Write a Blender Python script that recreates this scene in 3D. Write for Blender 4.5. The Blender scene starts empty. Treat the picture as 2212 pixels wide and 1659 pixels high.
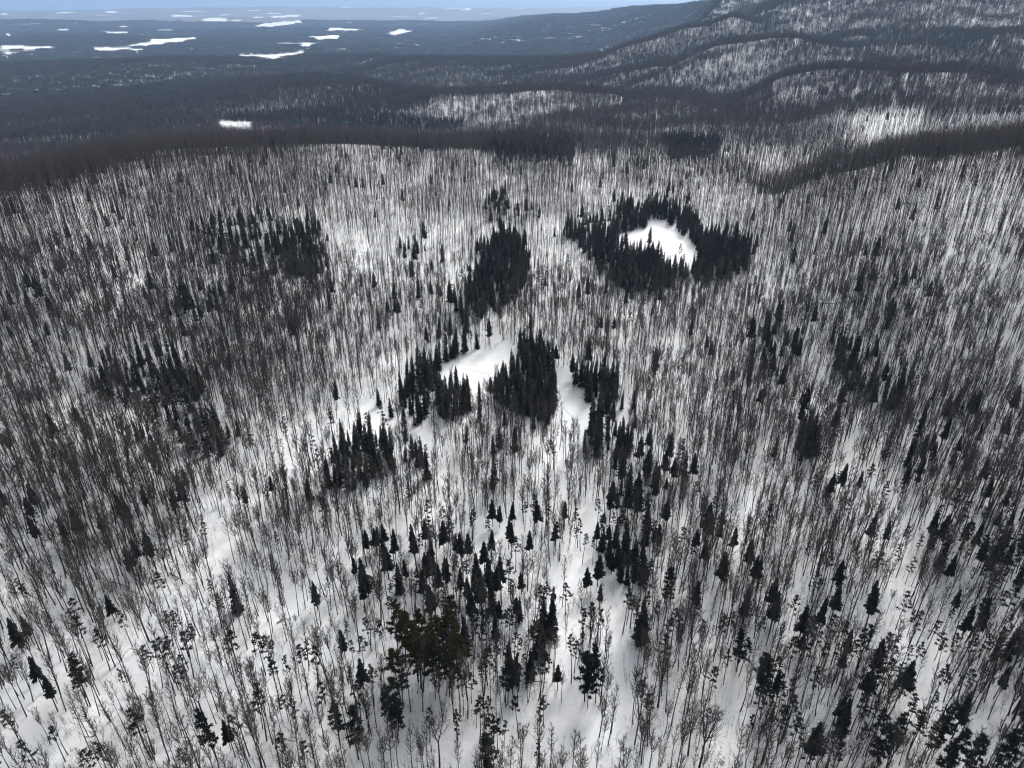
import bpy, math, random
import numpy as np

# ------------------------------------------------------------------ camera, sky, sun, exposure
scene = bpy.context.scene
rad = math.radians
FPX = 1534.0            # focal length in pixels of a 2212 x 1659 view of the photograph
VW, VH = 2212.0, 1659.0
PITCH = rad(28.15)      # camera looks down this far below level
HCAM = 150.0            # metres above the ground of the near woods
cam_data = bpy.data.cameras.new("camera")
cam = bpy.data.objects.new("camera", cam_data)
scene.collection.objects.link(cam)
cam.location = (0, 0, HCAM)
cam.rotation_euler = (math.pi / 2 - PITCH, 0, 0)
cam_data.sensor_fit = 'HORIZONTAL'
cam_data.sensor_width = 36.0
cam_data.lens = 36.0 * FPX / VW
cam_data.clip_start = 1.0
cam_data.clip_end = 120000.0
scene.camera = cam

SUN_EL, SUN_AZ = 34.0, 25.0       # veiled sun high over the right-hand hills
world = bpy.data.worlds.new("World")
scene.world = world
world.use_nodes = True
wn = world.node_tree
sky = wn.nodes.new("ShaderNodeTexSky")
sky.sky_type = 'NISHITA'
sky.sun_disc = False
sky.sun_elevation = rad(SUN_EL)
sky.sun_rotation = rad(SUN_AZ)
sky.dust_density = 4.0
sky.air_density = 1.0
hs = wn.nodes.new("ShaderNodeHueSaturation")
hs.inputs['Saturation'].default_value = 0.10
wn.links.new(sky.outputs[0], hs.inputs['Color'])
bg = wn.nodes["Background"]
bg.inputs[1].default_value = 0.10
wn.links.new(hs.outputs[0], bg.inputs[0])

sun_data = bpy.data.lights.new("sun", 'SUN')
sun_data.energy = 1.2
sun_data.angle = rad(14)
sun_data.color = (1.0, 0.95, 0.88)
sun = bpy.data.objects.new("sun", sun_data)
scene.collection.objects.link(sun)
sun.rotation_euler = (rad(90 - SUN_EL), 0, rad(180 - SUN_AZ))

scene.view_settings.view_transform = 'Standard'
scene.view_settings.look = 'None'
scene.view_settings.exposure = 1.08
scene.view_settings.gamma = 1.0
scene.view_settings.use_curve_mapping = False
scene.render.engine = 'CYCLES'
cy = scene.cycles
cy.max_bounces = 4
cy.diffuse_bounces = 3
cy.glossy_bounces = 1
cy.transmission_bounces = 1
cy.volume_bounces = 1
cy.transparent_max_bounces = 8
cy.use_denoising = True
cy.denoiser = 'OPENIMAGEDENOISE'
cy.denoising_input_passes = 'RGB_ALBEDO_NORMAL'
cy.denoising_prefilter = 'ACCURATE'
cy.use_adaptive_sampling = False
cy.filter_width = 1.15
HAZE_DENSITY = 4.3e-5
HAZE_COLOR = (0.34, 0.52, 0.80)

rng = np.random.default_rng(7)
random.seed(7)

# ------------------------------------------------------------------ numpy helpers
def hash2(ix, iy, seed):
    h = (ix.astype(np.int64) * 374761393 + iy.astype(np.int64) * 668265263 + seed * 974711) & 0x7fffffff
    h = ((h ^ (h >> 13)) * 1274126177) & 0x7fffffff
    return ((h ^ (h >> 16)) & 0xffff) / 65535.0

def vnoise(x, y, seed=0):
    ix, iy = np.floor(x), np.floor(y)
    fx, fy = x - ix, y - iy
    fx, fy = fx * fx * (3 - 2 * fx), fy * fy * (3 - 2 * fy)
    a, b = hash2(ix, iy, seed), hash2(ix + 1, iy, seed)
    c, d = hash2(ix, iy + 1, seed), hash2(ix + 1, iy + 1, seed)
    return (a + (b - a) * fx) * (1 - fy) + (c + (d - c) * fx) * fy

def fbm(x, y, seed=0, octs=3):
    s, a, t = 0.0, 1.0, 0.0
    for k in range(octs):
        s = s + a * vnoise(x * 2 ** k + 17.3 * k, y * 2 ** k - 9.1 * k, seed + k)
        t += a
        a *= 0.5
    return s / t                      # 0..1

CP, SP = math.cos(PITCH), math.sin(PITCH)

def row_slope(row, az):
    """tangent of the depression angle seen at a picture row in the direction az"""
    yc = row - VH / 2
    return math.cos(az) * (SP * FPX + CP * yc) / (CP * FPX - SP * yc)

def project(x, y, z):
    """world point -> picture position (2212 x 1659)"""
    dz = z - HCAM
    depth = y * CP - dz * SP
    up = y * SP + dz * CP
    depth = np.maximum(depth, 1e-3)
    return VW / 2 + FPX * x / depth, VH / 2 - FPX * up / depth

# ------------------------------------------------------------------ terrain: knots (distance, height) along a few directions
def kn(az, items):
    out = []
    for it in items:
        d = it[0]
        if it[1] == 'z':
            out.append((d, it[2]))
        else:
            out.append((d, HCAM - d * row_slope(it[2], rad(az)) - (it[3] if len(it) > 3 else 12.0)))
    return out

COLS = [
 (-50, [(30,'z',0),(120,'z',2),(270,'z',14),(470,'z',44),(640,'z',36),(1050,'z',-55),(2200,'z',-110),(3300,'z',-150),(4300,'z',-130),(5400,'z',-180),(8000,'z',-170)]),
 (-35, [(30,'z',0),(120,'z',1),(270,'z',6),(530,'r',430,2),(745,'r',352,17),(1200,'z',-75),(2300,'r',235),(3300,'z',-150),(4400,'r',140),(5400,'z',-185),(8000,'z',-172)]),
 (-25, [(30,'z',0),(120,'z',0),(285,'z',0),(650,'r',360,2),(890,'r',288,17),(1380,'z',-80),(2400,'r',212),(3300,'z',-150),(4200,'r',126),(5300,'z',-190),(8000,'z',-172)]),
 (-15, [(30,'z',0),(120,'z',0),(300,'z',-4),(730,'r',330,2),(960,'r',278,17),(1400,'z',-85),(2500,'r',165),(3200,'z',-145),(4500,'r',120),(5400,'z',-180),(8000,'z',-172)]),
 (-5,  [(30,'z',0),(120,'z',0),(310,'z',-5),(750,'r',335,2),(980,'r',289,17),(1350,'z',-66),(1800,'r',195),(2300,'z',-100),(3300,'r',125),(4600,'z',-165),(8000,'z',-165)]),
 (4,   [(30,'z',0),(120,'z',0),(320,'z',-5),(720,'z',4),(950,'r',298),(1180,'z',-32),(1600,'r',206),(2000,'z',-66),(2900,'r',128),(4400,'z',-150),(9000,'r',40,0)]),
 (11,  [(30,'z',0),(120,'z',0),(320,'z',-5),(700,'z',2),(920,'r',303),(1100,'z',-22),(1540,'r',210),(1950,'z',-48),(2700,'r',126),(3400,'z',-110),(7500,'r',18,0)]),
 (16,  [(30,'z',0),(120,'z',0),(320,'z',-4),(680,'z',2),(880,'r',318),(1040,'z',-8),(1440,'r',232),(1720,'z',-40),(2350,'r',110),(2750,'z',40),(3700,'r',-12)]),
 (20,  [(30,'z',0),(120,'z',0),(310,'z',-2),(600,'r',425,2),(740,'r',372),(900,'z',-4),(1380,'r',232),(1600,'z',-12),(2100,'r',130),(2500,'z',55),(3200,'r',-5)]),
 (24,  [(30,'z',0),(120,'z',0),(300,'z',1),(600,'r',385,2),(760,'r',338),(920,'z',4),(1400,'r',200),(1600,'z',0),(1950,'r',140),(2200,'z',45),(3000,'r',-30)]),
 (29,  [(30,'z',0),(120,'z',1),(290,'z',5),(600,'r',345,2),(790,'r',300),(950,'z',5),(1380,'r',205),(1600,'z',12),(2000,'r',128),(2300,'z',70),(3000,'r',-60)]),
 (36,  [(30,'z',0),(120,'z',2),(280,'z',10),(570,'r',332,2),(760,'r',282),(920,'z',15),(1350,'r',200),(1550,'z',20),(1950,'r',112),(2300,'z',95),(2900,'r',-90)]),
 (50,  [(30,'z',0),(120,'z',3),(280,'z',16),(500,'z',58),(680,'z',62),(850,'z',35),(1300,'z',90),(1550,'z',75),(1950,'z',140),(2250,'z',150),(2900,'z',250)]),
]
K_AZ = np.array([rad(c[0]) for c in COLS])
K_D = np.array([[p[0] for p in kn(*c)] for c in COLS], float)
K_Z = np.array([[p[1] for p in kn(*c)] for c in COLS], float)
NK = K_D.shape[1]

# rounded hilltops: picture column, picture row of the treetops, distance, width across, width along
HILLS = [(1000,198,1650,130,110),(1130,186,1580,150,110),(1330,190,1560,100,95),(1480,215,1400,110,95),(1610,96,2050,190,150),(1700,165,1560,95,85),(1846,138,1480,125,100),(1985,172,1400,100,85),(2130,140,1380,125,100),
 (1500,52,2700,220,150),(1760,100,2200,120,100),(1905,84,2250,130,110),(2060,70,2150,150,115),(1446,12,3600,280,190),(1640,22,3000,220,150),(2190,60,2000,120,100),(1580,262,1180,80,60),(1760,250,1150,90,65),(1930,235,1130,90,65),(2100,225,1120,90,65),
 (800,176,2500,260,150),(300,186,2900,320,170),(560,165,3000,300,170),(330,124,4200,420,200)]
HILL_AT = []
FLATS = []     # (x, y, radius, level) of the frozen ponds

def _zbase(x, y):
    r = np.maximum(np.hypot(x, y), 1.0)
    az = np.clip(np.arctan2(x, y), K_AZ[0] + 1e-6, K_AZ[-1] - 1e-6)
    j = np.clip(np.searchsorted(K_AZ, az) - 1, 0, len(K_AZ) - 2)
    t = (az - K_AZ[j]) / (K_AZ[j + 1] - K_AZ[j])
    t = t * t * (3 - 2 * t)
    L = np.log(K_D[j] * (1 - t)[:, None] + K_D[j + 1] * t[:, None])
    Z = K_Z[j] * (1 - t)[:, None] + K_Z[j + 1] * t[:, None]
    lr = np.clip(np.log(r), L[:, 0], L[:, -1])
    h = np.diff(L, axis=1)
    s = np.diff(Z, axis=1) / h
    m = np.zeros_like(Z)
    prod = s[:, :-1] * s[:, 1:]
    m[:, 1:-1] = np.where(prod > 0, 2 * prod / np.where(np.abs(s[:, :-1] + s[:, 1:]) < 1e-9, 1e-9, s[:, :-1] + s[:, 1:]), 0)
    k = np.clip((lr[:, None] >= L).sum(1) - 1, 0, NK - 2)
    i = np.arange(len(r))
    hh = h[i, k]
    u = (lr - L[i, k]) / hh
    z = ((2*u**3 - 3*u**2 + 1) * Z[i, k] + (u**3 - 2*u**2 + u) * hh * m[i, k]
         + (-2*u**3 + 3*u**2) * Z[i, k + 1] + (u**3 - u**2) * hh * m[i, k + 1])
    # past the last knot the land settles to the far plain
    lastd = np.exp(L[:, -1])
    w = np.clip((r - lastd) / (lastd * 1.6), 0, 1)
    w = w * w * (3 - 2 * w)
    plain = -172.0
    z = np.where(r > lastd, z * (1 - w) + plain * w, z)
    for hx, hy, hz, ca, sa, wa, wd in HILL_AT:
        ac = ((x - hx) * ca - (y - hy) * sa) / wa; al = ((x - hx) * sa + (y - hy) * ca) / wd
        z = z + hz * np.exp(-(ac * ac + al * al))
    # local relief
    amp = np.clip((r - 60) / 500, 0.15, 1) * 2.2
    z = z + (fbm(x / 70, y / 70, 3) - .5) * 2 * amp
    z = z + (fbm(x / 17, y / 17, 5, 2) - .5) * np.clip(1.5 - r / 1500, 0, 1.2)
    z = z + (fbm(x / 5.5, y / 5.5, 8, 2) - .5) * .75 * np.clip(1.6 - r / 280, 0, 1)
    wm = np.clip((r - 900) / 900, 0, 1) * (.38 + .62 * np.clip((az + .10) / .25, 0, 1))
    z = z + (fbm(x / 300, y / 300, 11) - .5) * 2 * 34 * wm * np.clip(1 - (r - 3500) / 3500, .35, 1)
    z = z + (fbm(x / 110, y / 110, 13, 2) - .5) * 2 * 11 * wm
    wf = np.clip((r - 4500) / 4000, 0, 1)
    z = z + (fbm(x / 1500, y / 1500, 21) - .45) * 2 * 48 * wf
    # far ranges near the horizon
    g = np.exp(-((r - 26000) / 5200) ** 2)
    z = z + g * (60 + 230 * fbm(x / 5200, y / 5200, 31) )
    g2 = np.exp(-((r - 15500) / 2400) ** 2)
    z = z + g2 * 120 * np.clip(fbm(x / 2600, y / 2600, 41) - .42, 0, 1) * 2
    return z

def zfun(x, y):
    x = np.asarray(x, float); y = np.asarray(y, float)
    sh = x.shape
    x, y = x.ravel(), y.ravel()
    out = np.empty(len(x))
    for a in range(0, len(x), 60000):
        out[a:a + 60000] = _zbase(x[a:a + 60000], y[a:a + 60000])
    for fx, fy, fr, lv in FLATS:
        d = np.hypot(x - fx, y - fy)
        w = np.clip(1.6 - d / fr, 0, 1)
        w = w * w * (3 - 2 * w)
        out = out * (1 - w) + lv * w
    return out.reshape(sh)

def ground_at(px, py, lift=0.0):
    """picture positions -> points on the ground (or lift metres above it) where those rays land"""
    px = np.atleast_1d(np.asarray(px, float)); py = np.atleast_1d(np.asarray(py, float))
    xc, yc = px - VW / 2, py - VH / 2
    dx, dy, dz = xc, CP * FPX - SP * yc, -(SP * FPX + CP * yc)
    hn = np.hypot(dx, dy)
    dx, dy, dz = dx / hn, dy / hn, dz / hn
    lift = np.broadcast_to(np.asarray(lift, float), px.shape)
    rs = np.geomspace(70, 30000, 420)
    lo = np.full(len(px), 70.0); hi = np.full(len(px), 30000.0); done = np.zeros(len(px), bool)
    prev = 70.0
    for r in rs:
        below = (HCAM + dz * r) < zfun(dx * r, dy * r) + lift
        new = below & ~done
        lo[new] = prev; hi[new] = r
        done |= below
        prev = r
        if done.all(): break
    for _ in range(22):
        mid = (lo + hi) / 2
        below = (HCAM + dz * mid) < zfun(dx * mid, dy * mid) + lift
        hi = np.where(below, mid, hi); lo = np.where(below, lo, mid)
    return dx * hi, dy * hi

for hc, hr, hd, wa, wd in HILLS:
    yc = hr - VH / 2
    a_ = math.atan2(hc - VW / 2, CP * FPX - SP * yc)
    hx, hy = hd * math.sin(a_), hd * math.cos(a_)
    want = HCAM - hd * row_slope(hr, a_) - 15
    have = float(zfun(np.array([hx]), np.array([hy]))[0])
    if want > have + 2: HILL_AT.append((hx, hy, min(want - have, 110), math.cos(a_), math.sin(a_), wa * 1.15, wd * 1.5))

# ------------------------------------------------------------------ the ground plan, read off the photograph in 2212 x 1659 positions
POND_UPPER = [(1328,516),(1345,502),(1392,497),(1400,478),(1438,476),(1447,496),(1480,514),(1504,533),(1510,550),(1492,560),(1462,562),(1442,549),(1425,540),(1408,530),(1360,529)]
POND_MID = [(1074,740),(1104,738),(1108,760),(1090,783),(1070,789),(1067,803),(1047,808),(1014,801),(954,824),(940,833),(952,808),(990,780),(1024,757),(1070,750)]
POND_EAST = [(1200,807),(1217,793),(1234,803),(1237,840),(1260,853),(1272,868),(1310,877),(1304,890),(1277,893),(1257,907),(1237,903),(1217,882),(1198,873),(1212,853),(1208,827)]
POND_WEST = [(772,884),(798,866),(832,885),(862,900),(872,912),(845,917),(800,911),(775,897)]
OPEN = [  # bare snow
 POND_UPPER, POND_MID, POND_EAST, POND_WEST,
 [(1030,822),(1047,838),(1040,858),(1026,872),(1018,862)],
 [(1332,868),(1370,880),(1366,912),(1332,918)],
 [(905,850),(925,855),(918,878),(902,872)],
 [(868,912),(905,930),(940,958),(925,962),(880,938)],
 [(1405,1000),(1408,1000),(1408,1003),(1405,1003)],
 [(1208,1036),(1226,1040),(1222,1088),(1210,1092)],
 [(1250,1108),(1290,1110),(1300,1140),(1268,1168),(1240,1165),(1238,1140)],
 [(1262,1170),(1290,1186),(1312,1230),(1330,1275),(1350,1320),(1356,1390),(1352,1460),(1362,1510),(1352,1560),(1350,1610),(1362,1659),(1318,1659),(1318,1600),(1330,1545),(1332,1480),(1328,1400),(1318,1340),(1290,1275),(1268,1235)],
 [(1215,1420),(1232,1440),(1255,1480),(1290,1500),(1300,1520),(1262,1530),(1225,1500),(1208,1455)],
 [(728,1635),(790,1602),(870,1580),(960,1566),(1040,1568),(1110,1550),(1160,1528),(1250,1518),(1255,1535),(1190,1556),(1120,1590),(1100,1620),(1090,1659),(1000,1659),(940,1625),(830,1640),(790,1659),(730,1659)],
 [(1025,1142),(1070,1130),(1150,1140),(1160,1166),(1080,1172),(1030,1178)],
 [(1838,940),(1856,952),(1838,1002),(1818,1008),(1824,970)],
 [(438,1120),(470,1112),(490,1150),(482,1200),(450,1208),(440,1165)],
 [(748,1400),(812,1412),(806,1440),(752,1448)],
 [(2098,1556),(2150,1560),(2152,1600),(2160,1659),(2094,1659),(2110,1610)],
 [(2000,1412),(2060,1406),(2062,1425),(2030,1450),(2020,1490),(1985,1500),(1978,1470),(1998,1440)],
 [(1925,1520),(1950,1516),(1960,1560),(1962,1600),(1940,1590),(1928,1556)],
 [(1940,1310),(1950,1312),(1948,1345),(1936,1344)],
 [(1948,1208),(1972,1214),(1970,1240),(1946,1240)],
 [(1718,1248),(1742,1250),(1740,1288),(1716,1288)],
 [(1560,1462),(1595,1460),(1598,1515),(1560,1518)],
 [(1590,1419),(1594,1419),(1594,1421),(1590,1421)],
 [(1512,1310),(1555,1322),(1548,1345),(1510,1332)],
 [(1588,1112),(1616,1112),(1612,1136),(1590,1136)],
 [(470,263),(545,263),(545,269),(475,270)],
 [(690,1285),(700,1285),(700,1290),(690,1290)],
]
# far snow fields on the plain
FIELDS = [
 [(0,98),(118,100),(116,105),(0,107)],[(0,112),(42,112),(40,118),(0,119)],
 [(190,101),(312,106),(310,110),(200,107)],[(277,96),(312,92),(325,85),(428,80),(430,84),(360,94),(300,101),(277,101)],
 [(440,41),(486,40),(486,45),(440,46)],[(548,57),(570,50),(650,44),(656,49),(620,54),(580,59)],[(585,35),(650,31),(648,36),(590,38)],
 [(512,118),(590,118),(655,110),(660,115),(600,124),(515,122)],[(668,79),(740,75),(738,83),(680,86)],[(705,60),(778,62),(776,67),(705,66)],
 [(120,62),(150,63),(150,66),(120,66)],[(222,68),(280,68),(285,73),(222,72)],[(255,56),(280,55),(280,58),(255,58)],[(130,27),(160,26),(160,29),(130,29)],[(232,25),(256,24),(256,29),(232,29)],
 [(375,33),(412,32),(412,36),(375,36)],[(0,28),(16,28),(16,32),(0,32)],[(340,64),(380,65),(380,67),(340,67)],[(8,70),(30,72),(28,79),(8,79)],[(715,8),(752,10),(740,14),(718,13)],[(830,72),(870,62),(896,68),(866,74)],
 [(740,12),(776,10),(776,16),(740,17)],[(490,10),(512,9),(512,12),(490,12)],[(570,8),(604,9),(604,13),(570,12)],[(550,37),(570,36),(572,39),(550,39)],[(1115,14),(1134,14),(1134,17),(1115,17)],[(1000,20),(1018,18),(1018,21),(1000,22)],[(950,13),(970,12),(970,15),(950,15)],
 [(905,28),(920,28),(920,31),(905,31)],[(505,43),(535,42),(535,45),(505,45)],[(640,96),(680,94),(678,100),(645,101)],[(465,101),(476,100),(476,105),(465,105)],[(112,194),(120,194),(120,199),(112,199)],
]
THIN = [  # snow shows, few trees: (polygon, keep)
 ([(890,742),(905,750),(850,800),(812,862),(790,870),(690,930),(620,985),(560,1030),(480,1120),(440,1120),(520,1020),(600,950),(690,890),(770,850),(820,795)], .38),
 ([(930,950),(955,955),(990,1010),(1008,1075),(990,1080),(968,1020)], .35),
 ([(1228,1190),(1262,1190),(1262,1240),(1240,1300),(1228,1350),(1222,1420),(1196,1410),(1205,1340),(1220,1290)], .3),
 ([(1150,925),(1205,930),(1210,1005),(1160,1000)], .4),
 ([(1856,1000),(1876,1010),(1900,1060),(1935,1130),(1975,1200),(1955,1300),(1970,1350),(2005,1410),(1985,1430),(1950,1360),(1935,1310),(1948,1210),(1910,1130),(1880,1070)], .3),
 ([(1690,900),(1700,960),(1640,1070),(1590,1100),(1570,1060),(1640,980)], .55),
 ([(1735,735),(1745,738),(1780,790),(1785,830),(1775,830),(1770,795)], .1),
 ([(770,500),(800,520),(790,570),(770,560)], .35),
 ([(955,560),(985,520),(990,580),(970,610)], .35),
 ([(1170,460),(1210,470),(1200,500),(1150,495)], .4),
 ([(700,1300),(700,1390),(640,1440),(560,1390),(430,1420),(300,1500),(190,1450),(250,1330),(420,1290),(560,1240)], .62),
 ([(690,1100),(1230,1110),(1230,1170),(1000,1200),(690,1180)], .62),
 ([(1230,1480),(1330,1560),(1330,1659),(1050,1659),(1100,1580)], .45),
 ([(1355,1450),(1560,1450),(1560,1659),(1360,1659)], .6),
 ([(700,1470),(1180,1440),(1180,1560),(740,1600)], .7),
 ([(0,1500),(300,1430),(720,1560),(720,1659),(0,1659)], .75),
 ([(1080,940),(1230,930),(1240,1130),(1040,1130)], .8),
 ([(720,480),(1300,470),(1560,640),(1560,960),(1380,1000),(1380,1280),(700,1280)], .74),
 ([(700,300),(1300,330),(1560,430),(1560,470),(1250,470),(1150,480),(980,700),(720,640)], .82),
 ([(1660,1380),(1720,1380),(1700,1600),(1560,1659),(1560,1560)], .6),
 ([(1640,180),(1720,150),(1790,160),(1760,215),(1690,225)], .7),
 ([(930,190),(1120,182),(1220,200),(1320,190),(1380,200),(1300,245),(1050,255),(900,240)], .7),
 ([(1450,160),(1620,100),(1720,105),(1700,135),(1560,190),(1480,205)], .72),
 ([(150,140),(330,125),(480,128),(480,150),(300,165),(180,172)], .4),
 ([(1560,0),(2212,0),(2212,60),(1950,140),(1700,110),(1560,60)], .8),
 ([(1840,250),(2000,230),(1990,300),(1870,300)], .55),
 ([(1250,330),(1700,320),(1660,400),(1300,400)], .8),
]
SPRUCE = [  # (polygon, share of conifers, stocking)
 ([(1318,474),(1340,440),(1420,430),(1482,448),(1512,470),(1500,492),(1445,474),(1398,476),(1352,494),(1328,512)], .95, 1.4),
 ([(1212,492),(1270,478),(1322,490),(1330,520),(1372,540),(1340,560),(1290,545),(1240,505)], .95, 1.4),
 ([(1270,520),(1330,535),(1405,536),(1450,566),(1500,568),(1440,600),(1400,612),(1340,606),(1290,570)], .92, 1.4),
 ([(1455,478),(1530,488),(1600,512),(1632,540),(1622,572),(1540,592),(1462,584),(1516,556),(1506,524),(1470,500)], .95, 1.4),
 ([(1040,512),(1092,490),(1132,510),(1142,570),(1122,620),(1052,674),(1000,652),(998,602),(1030,562)], .93, 1.4),
 ([(970,618),(985,628),(1022,690),(1006,700),(975,650)], .8, 1.2),
 ([(852,830),(900,780),(960,740),(1040,720),(1066,742),(1000,768),(950,806),(940,834),(922,872),(900,900),(868,880),(842,850)], .95, 1.3),
 ([(945,834),(1010,806),(1026,832),(1010,872),(960,884),(940,862)], .95, 1.15),
 ([(1078,722),(1160,718),(1200,758),(1212,800),(1210,850),(1196,880),(1204,900),(1170,912),(1110,860),(1062,850),(1072,800),(1108,770)], .92, 1.4),
 ([(1242,800),(1300,788),(1328,830),(1322,866),(1272,852),(1242,834)], .97, 1.6),
 ([(1272,892),(1312,896),(1362,932),(1394,1000),(1340,990),(1272,952)], .7, 1.1),
 ([(700,940),(780,918),(848,930),(862,980),(822,1012),(780,1034),(702,1022)], .85, 1.2),
 ([(872,934),(890,938),(926,1006),(914,1012)], .8, .9),
 ([(380,500),(500,470),(690,478),(702,580),(560,584),(480,544)], .45, 1.25),
 ([(600,478),(690,474),(702,590),(640,590)], .68, 1.3),
 ([(160,800),(290,760),(400,790),(452,830),(400,862),(270,852),(200,842)], .68, 1.2),
 ([(330,890),(490,880),(484,960),(400,972),(350,932)], .5, 1.0),
 ([(300,640),(480,600),(520,640),(440,700)], .25, 1.1),
 ([(0,640),(90,620),(100,700),(0,720)], .2, 1.1),
 ([(1280,1130),(1360,1130),(1392,1220),(1336,1252),(1296,1210),(1272,1170)], .8, 1.2),
 ([(1300,1000),(1500,980),(1560,1110),(1480,1180),(1390,1190),(1340,1110)], .22, 1.0),
 ([(760,1230),(900,1196),(1080,1230),(1200,1330),(1190,1430),(1080,1480),(1010,1450),(1010,1330),(840,1320)], .33, 1.15),
 ([(1010,1290),(1120,1280),(1200,1350),(1190,1430),(1090,1475),(1010,1460)], .55, 1.15),
 ([(1650,676),(1684,676),(1692,712),(1652,722)], .8, 1.1),
 ([(1640,720),(1720,740),(1700,820),(1640,800)], .25, 1.0),
 ([(1806,716),(1862,760),(1902,822),(1962,852),(1932,872),(1850,832),(1798,790)], .6, 1.1),
 ([(1930,900),(2130,920),(2110,990),(1960,980)], .14, 1.0),
 ([(1720,890),(1784,900),(1772,962),(1728,972)], .7, 1.0),
 ([(2010,1130),(2212,1120),(2212,1470),(2130,1440),(2070,1290)], .45, 1.3),
 ([(1580,1270),(1720,1330),(1850,1380),(2080,1560),(2080,1659),(1640,1659),(1650,1480),(1580,1340)], .3, 1.0),
 ([(2060,1640),(2212,1600),(2212,1659),(2060,1659)], .6, 1.1),
 ([(440,250),(700,235),(1000,262),(1000,284),(760,284),(560,272)], .85, 1.3),
 ([(0,170),(700,165),(900,185),(900,240),(440,275),(200,330),(0,345)], .26, 1.3),
 ([(0,200),(440,190),(440,270),(200,330),(0,345)], .5, 1.3),
 ([(150,190),(520,190),(520,220),(150,225)], .5, 1.2),
 ([(700,200),(930,180),(930,235),(700,240)], .4, 1.1),
 ([(1430,290),(1550,292),(1550,330),(1450,335)], .7, 1.1),
 ([(1040,300),(1240,300),(1240,345),(1080,350)], .4, 1.1),
 ([(1050,415),(1110,410),(1108,440),(1050,470)], .45, 1.0),
 ([(2050,60),(2212,100),(2200,190),(2100,180),(2020,120)], .75, 1.3),
 ([(1850,60),(2050,60),(2080,150),(1900,160),(1820,110)], .35, 1.0),
 ([(700,60),(1300,90),(1300,120),(800,125)], .35, 1.2),
 ([(0,85),(700,100),(1000,130),(700,180),(0,185)], .15, 1.1),
]
DENSE = [  # hardwood stocking above the usual
 ([(0,360),(700,400),(730,640),(580,860),(0,920)], 1.35),
 ([(350,480),(700,470),(700,700),(420,720)], 1.25),
 ([(1700,300),(2212,300),(2212,1000),(1900,900),(1640,560)], 1.08),
 ([(2060,1000),(2212,1000),(2212,1400),(2070,1300)], 1.35),
 ([(1380,980),(1620,960),(1600,1250),(1400,1270)], 1.15),
 ([(0,900),(430,950),(400,1240),(0,1300)], 1.3),
]

MW, MH = 1106, 830
_gx, _gy = np.meshgrid(np.arange(MW) * 2 + 1.0, np.arange(MH) * 2 + 1.0)

def fill(poly):
    p = np.array(poly, float)
    x0, x1 = max(int(p[:, 0].min() / 2) - 1, 0), min(int(p[:, 0].max() / 2) + 2, MW)
    y0, y1 = max(int(p[:, 1].min() / 2) - 1, 0), min(int(p[:, 1].max() / 2) + 2, MH)
    gx, gy = _gx[y0:y1, x0:x1], _gy[y0:y1, x0:x1]
    ins = np.zeros(gx.shape, bool)
    q = np.roll(p, -1, 0)
    for (ax, ay), (bx, by) in zip(p, q):
        if ay == by: continue
        c = ((ay > gy) != (by > gy)) & (gx < (bx - ax) * (gy - ay) / (by - ay) + ax)
        ins ^= c
    return slice(y0, y1), slice(x0, x1), ins

keep_map = np.ones((MH, MW)); con_map = np.full((MH, MW), -1.0); stock_map = np.ones((MH, MW)); open_map = np.zeros((MH, MW), bool)
for poly, v in DENSE:
    a, b, m = fill(poly); stock_map[a, b][m] *= v
for poly, v in THIN:
    a, b, m = fill(poly); keep_map[a, b][m] = np.minimum(keep_map[a, b][m], v)
for poly, sh, st in SPRUCE:
    a, b, m = fill(poly); con_map[a, b][m] = np.maximum(con_map[a, b][m], sh); stock_map[a, b][m] = st; keep_map[a, b][m] = 1.0
for poly in OPEN + FIELDS:
    a, b, m = fill(poly); open_map[a, b][m] = True

def blur(a, n):
    for ax in (0, 1):
        c = np.cumsum(np.concatenate([np.repeat(a.take([0], ax), n + 1, ax), a, np.repeat(a.take([-1], ax), n, ax)], ax), ax)
        hi = c.take(range(2 * n + 1, c.shape[ax]), ax); lo = c.take(range(0, c.shape[ax] - 2 * n - 1), ax)
        a = (hi - lo) / (2 * n + 1)
    return a
con_soft = blur(np.maximum(con_map, 0), 4)
hard_edge = _gy < 300
con_map = np.where(hard_edge, con_map, np.where(con_soft > .06, con_soft, -1))

def lookup(px, py):
    # ragged outlines: the position is shaken a little before it is read
    ix = np.clip((px / 2).astype(int), 0, MW - 1); iy = np.clip((py / 2).astype(int), 0, MH - 1)
    return keep_map[iy, ix], con_map[iy, ix], stock_map[iy, ix], open_map[iy, ix]

# frozen ponds lie flat
for poly in (POND_UPPER, POND_MID, POND_EAST, POND_WEST):
    p = np.array(poly, float)
    gx, gy = ground_at(p[:, 0], p[:, 1])
    cx, cyy = gx.mean(), gy.mean()
    r_ = np.hypot(gx - cx, gy - cyy).max() * .95
    FLATS.append((cx, cyy, r_, float(zfun(np.array([cx]), np.array([cyy]))[0]) - .3))

# ------------------------------------------------------------------ materials
def principled(name, rough=0.9):
    m = bpy.data.materials.new(name)
    m.use_nodes = True
    nt = m.node_tree
    b = nt.nodes["Principled BSDF"]
    b.inputs['Roughness'].default_value = rough
    b.inputs['Specular IOR Level'].default_value = 0.15
    return m, nt, b

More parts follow.
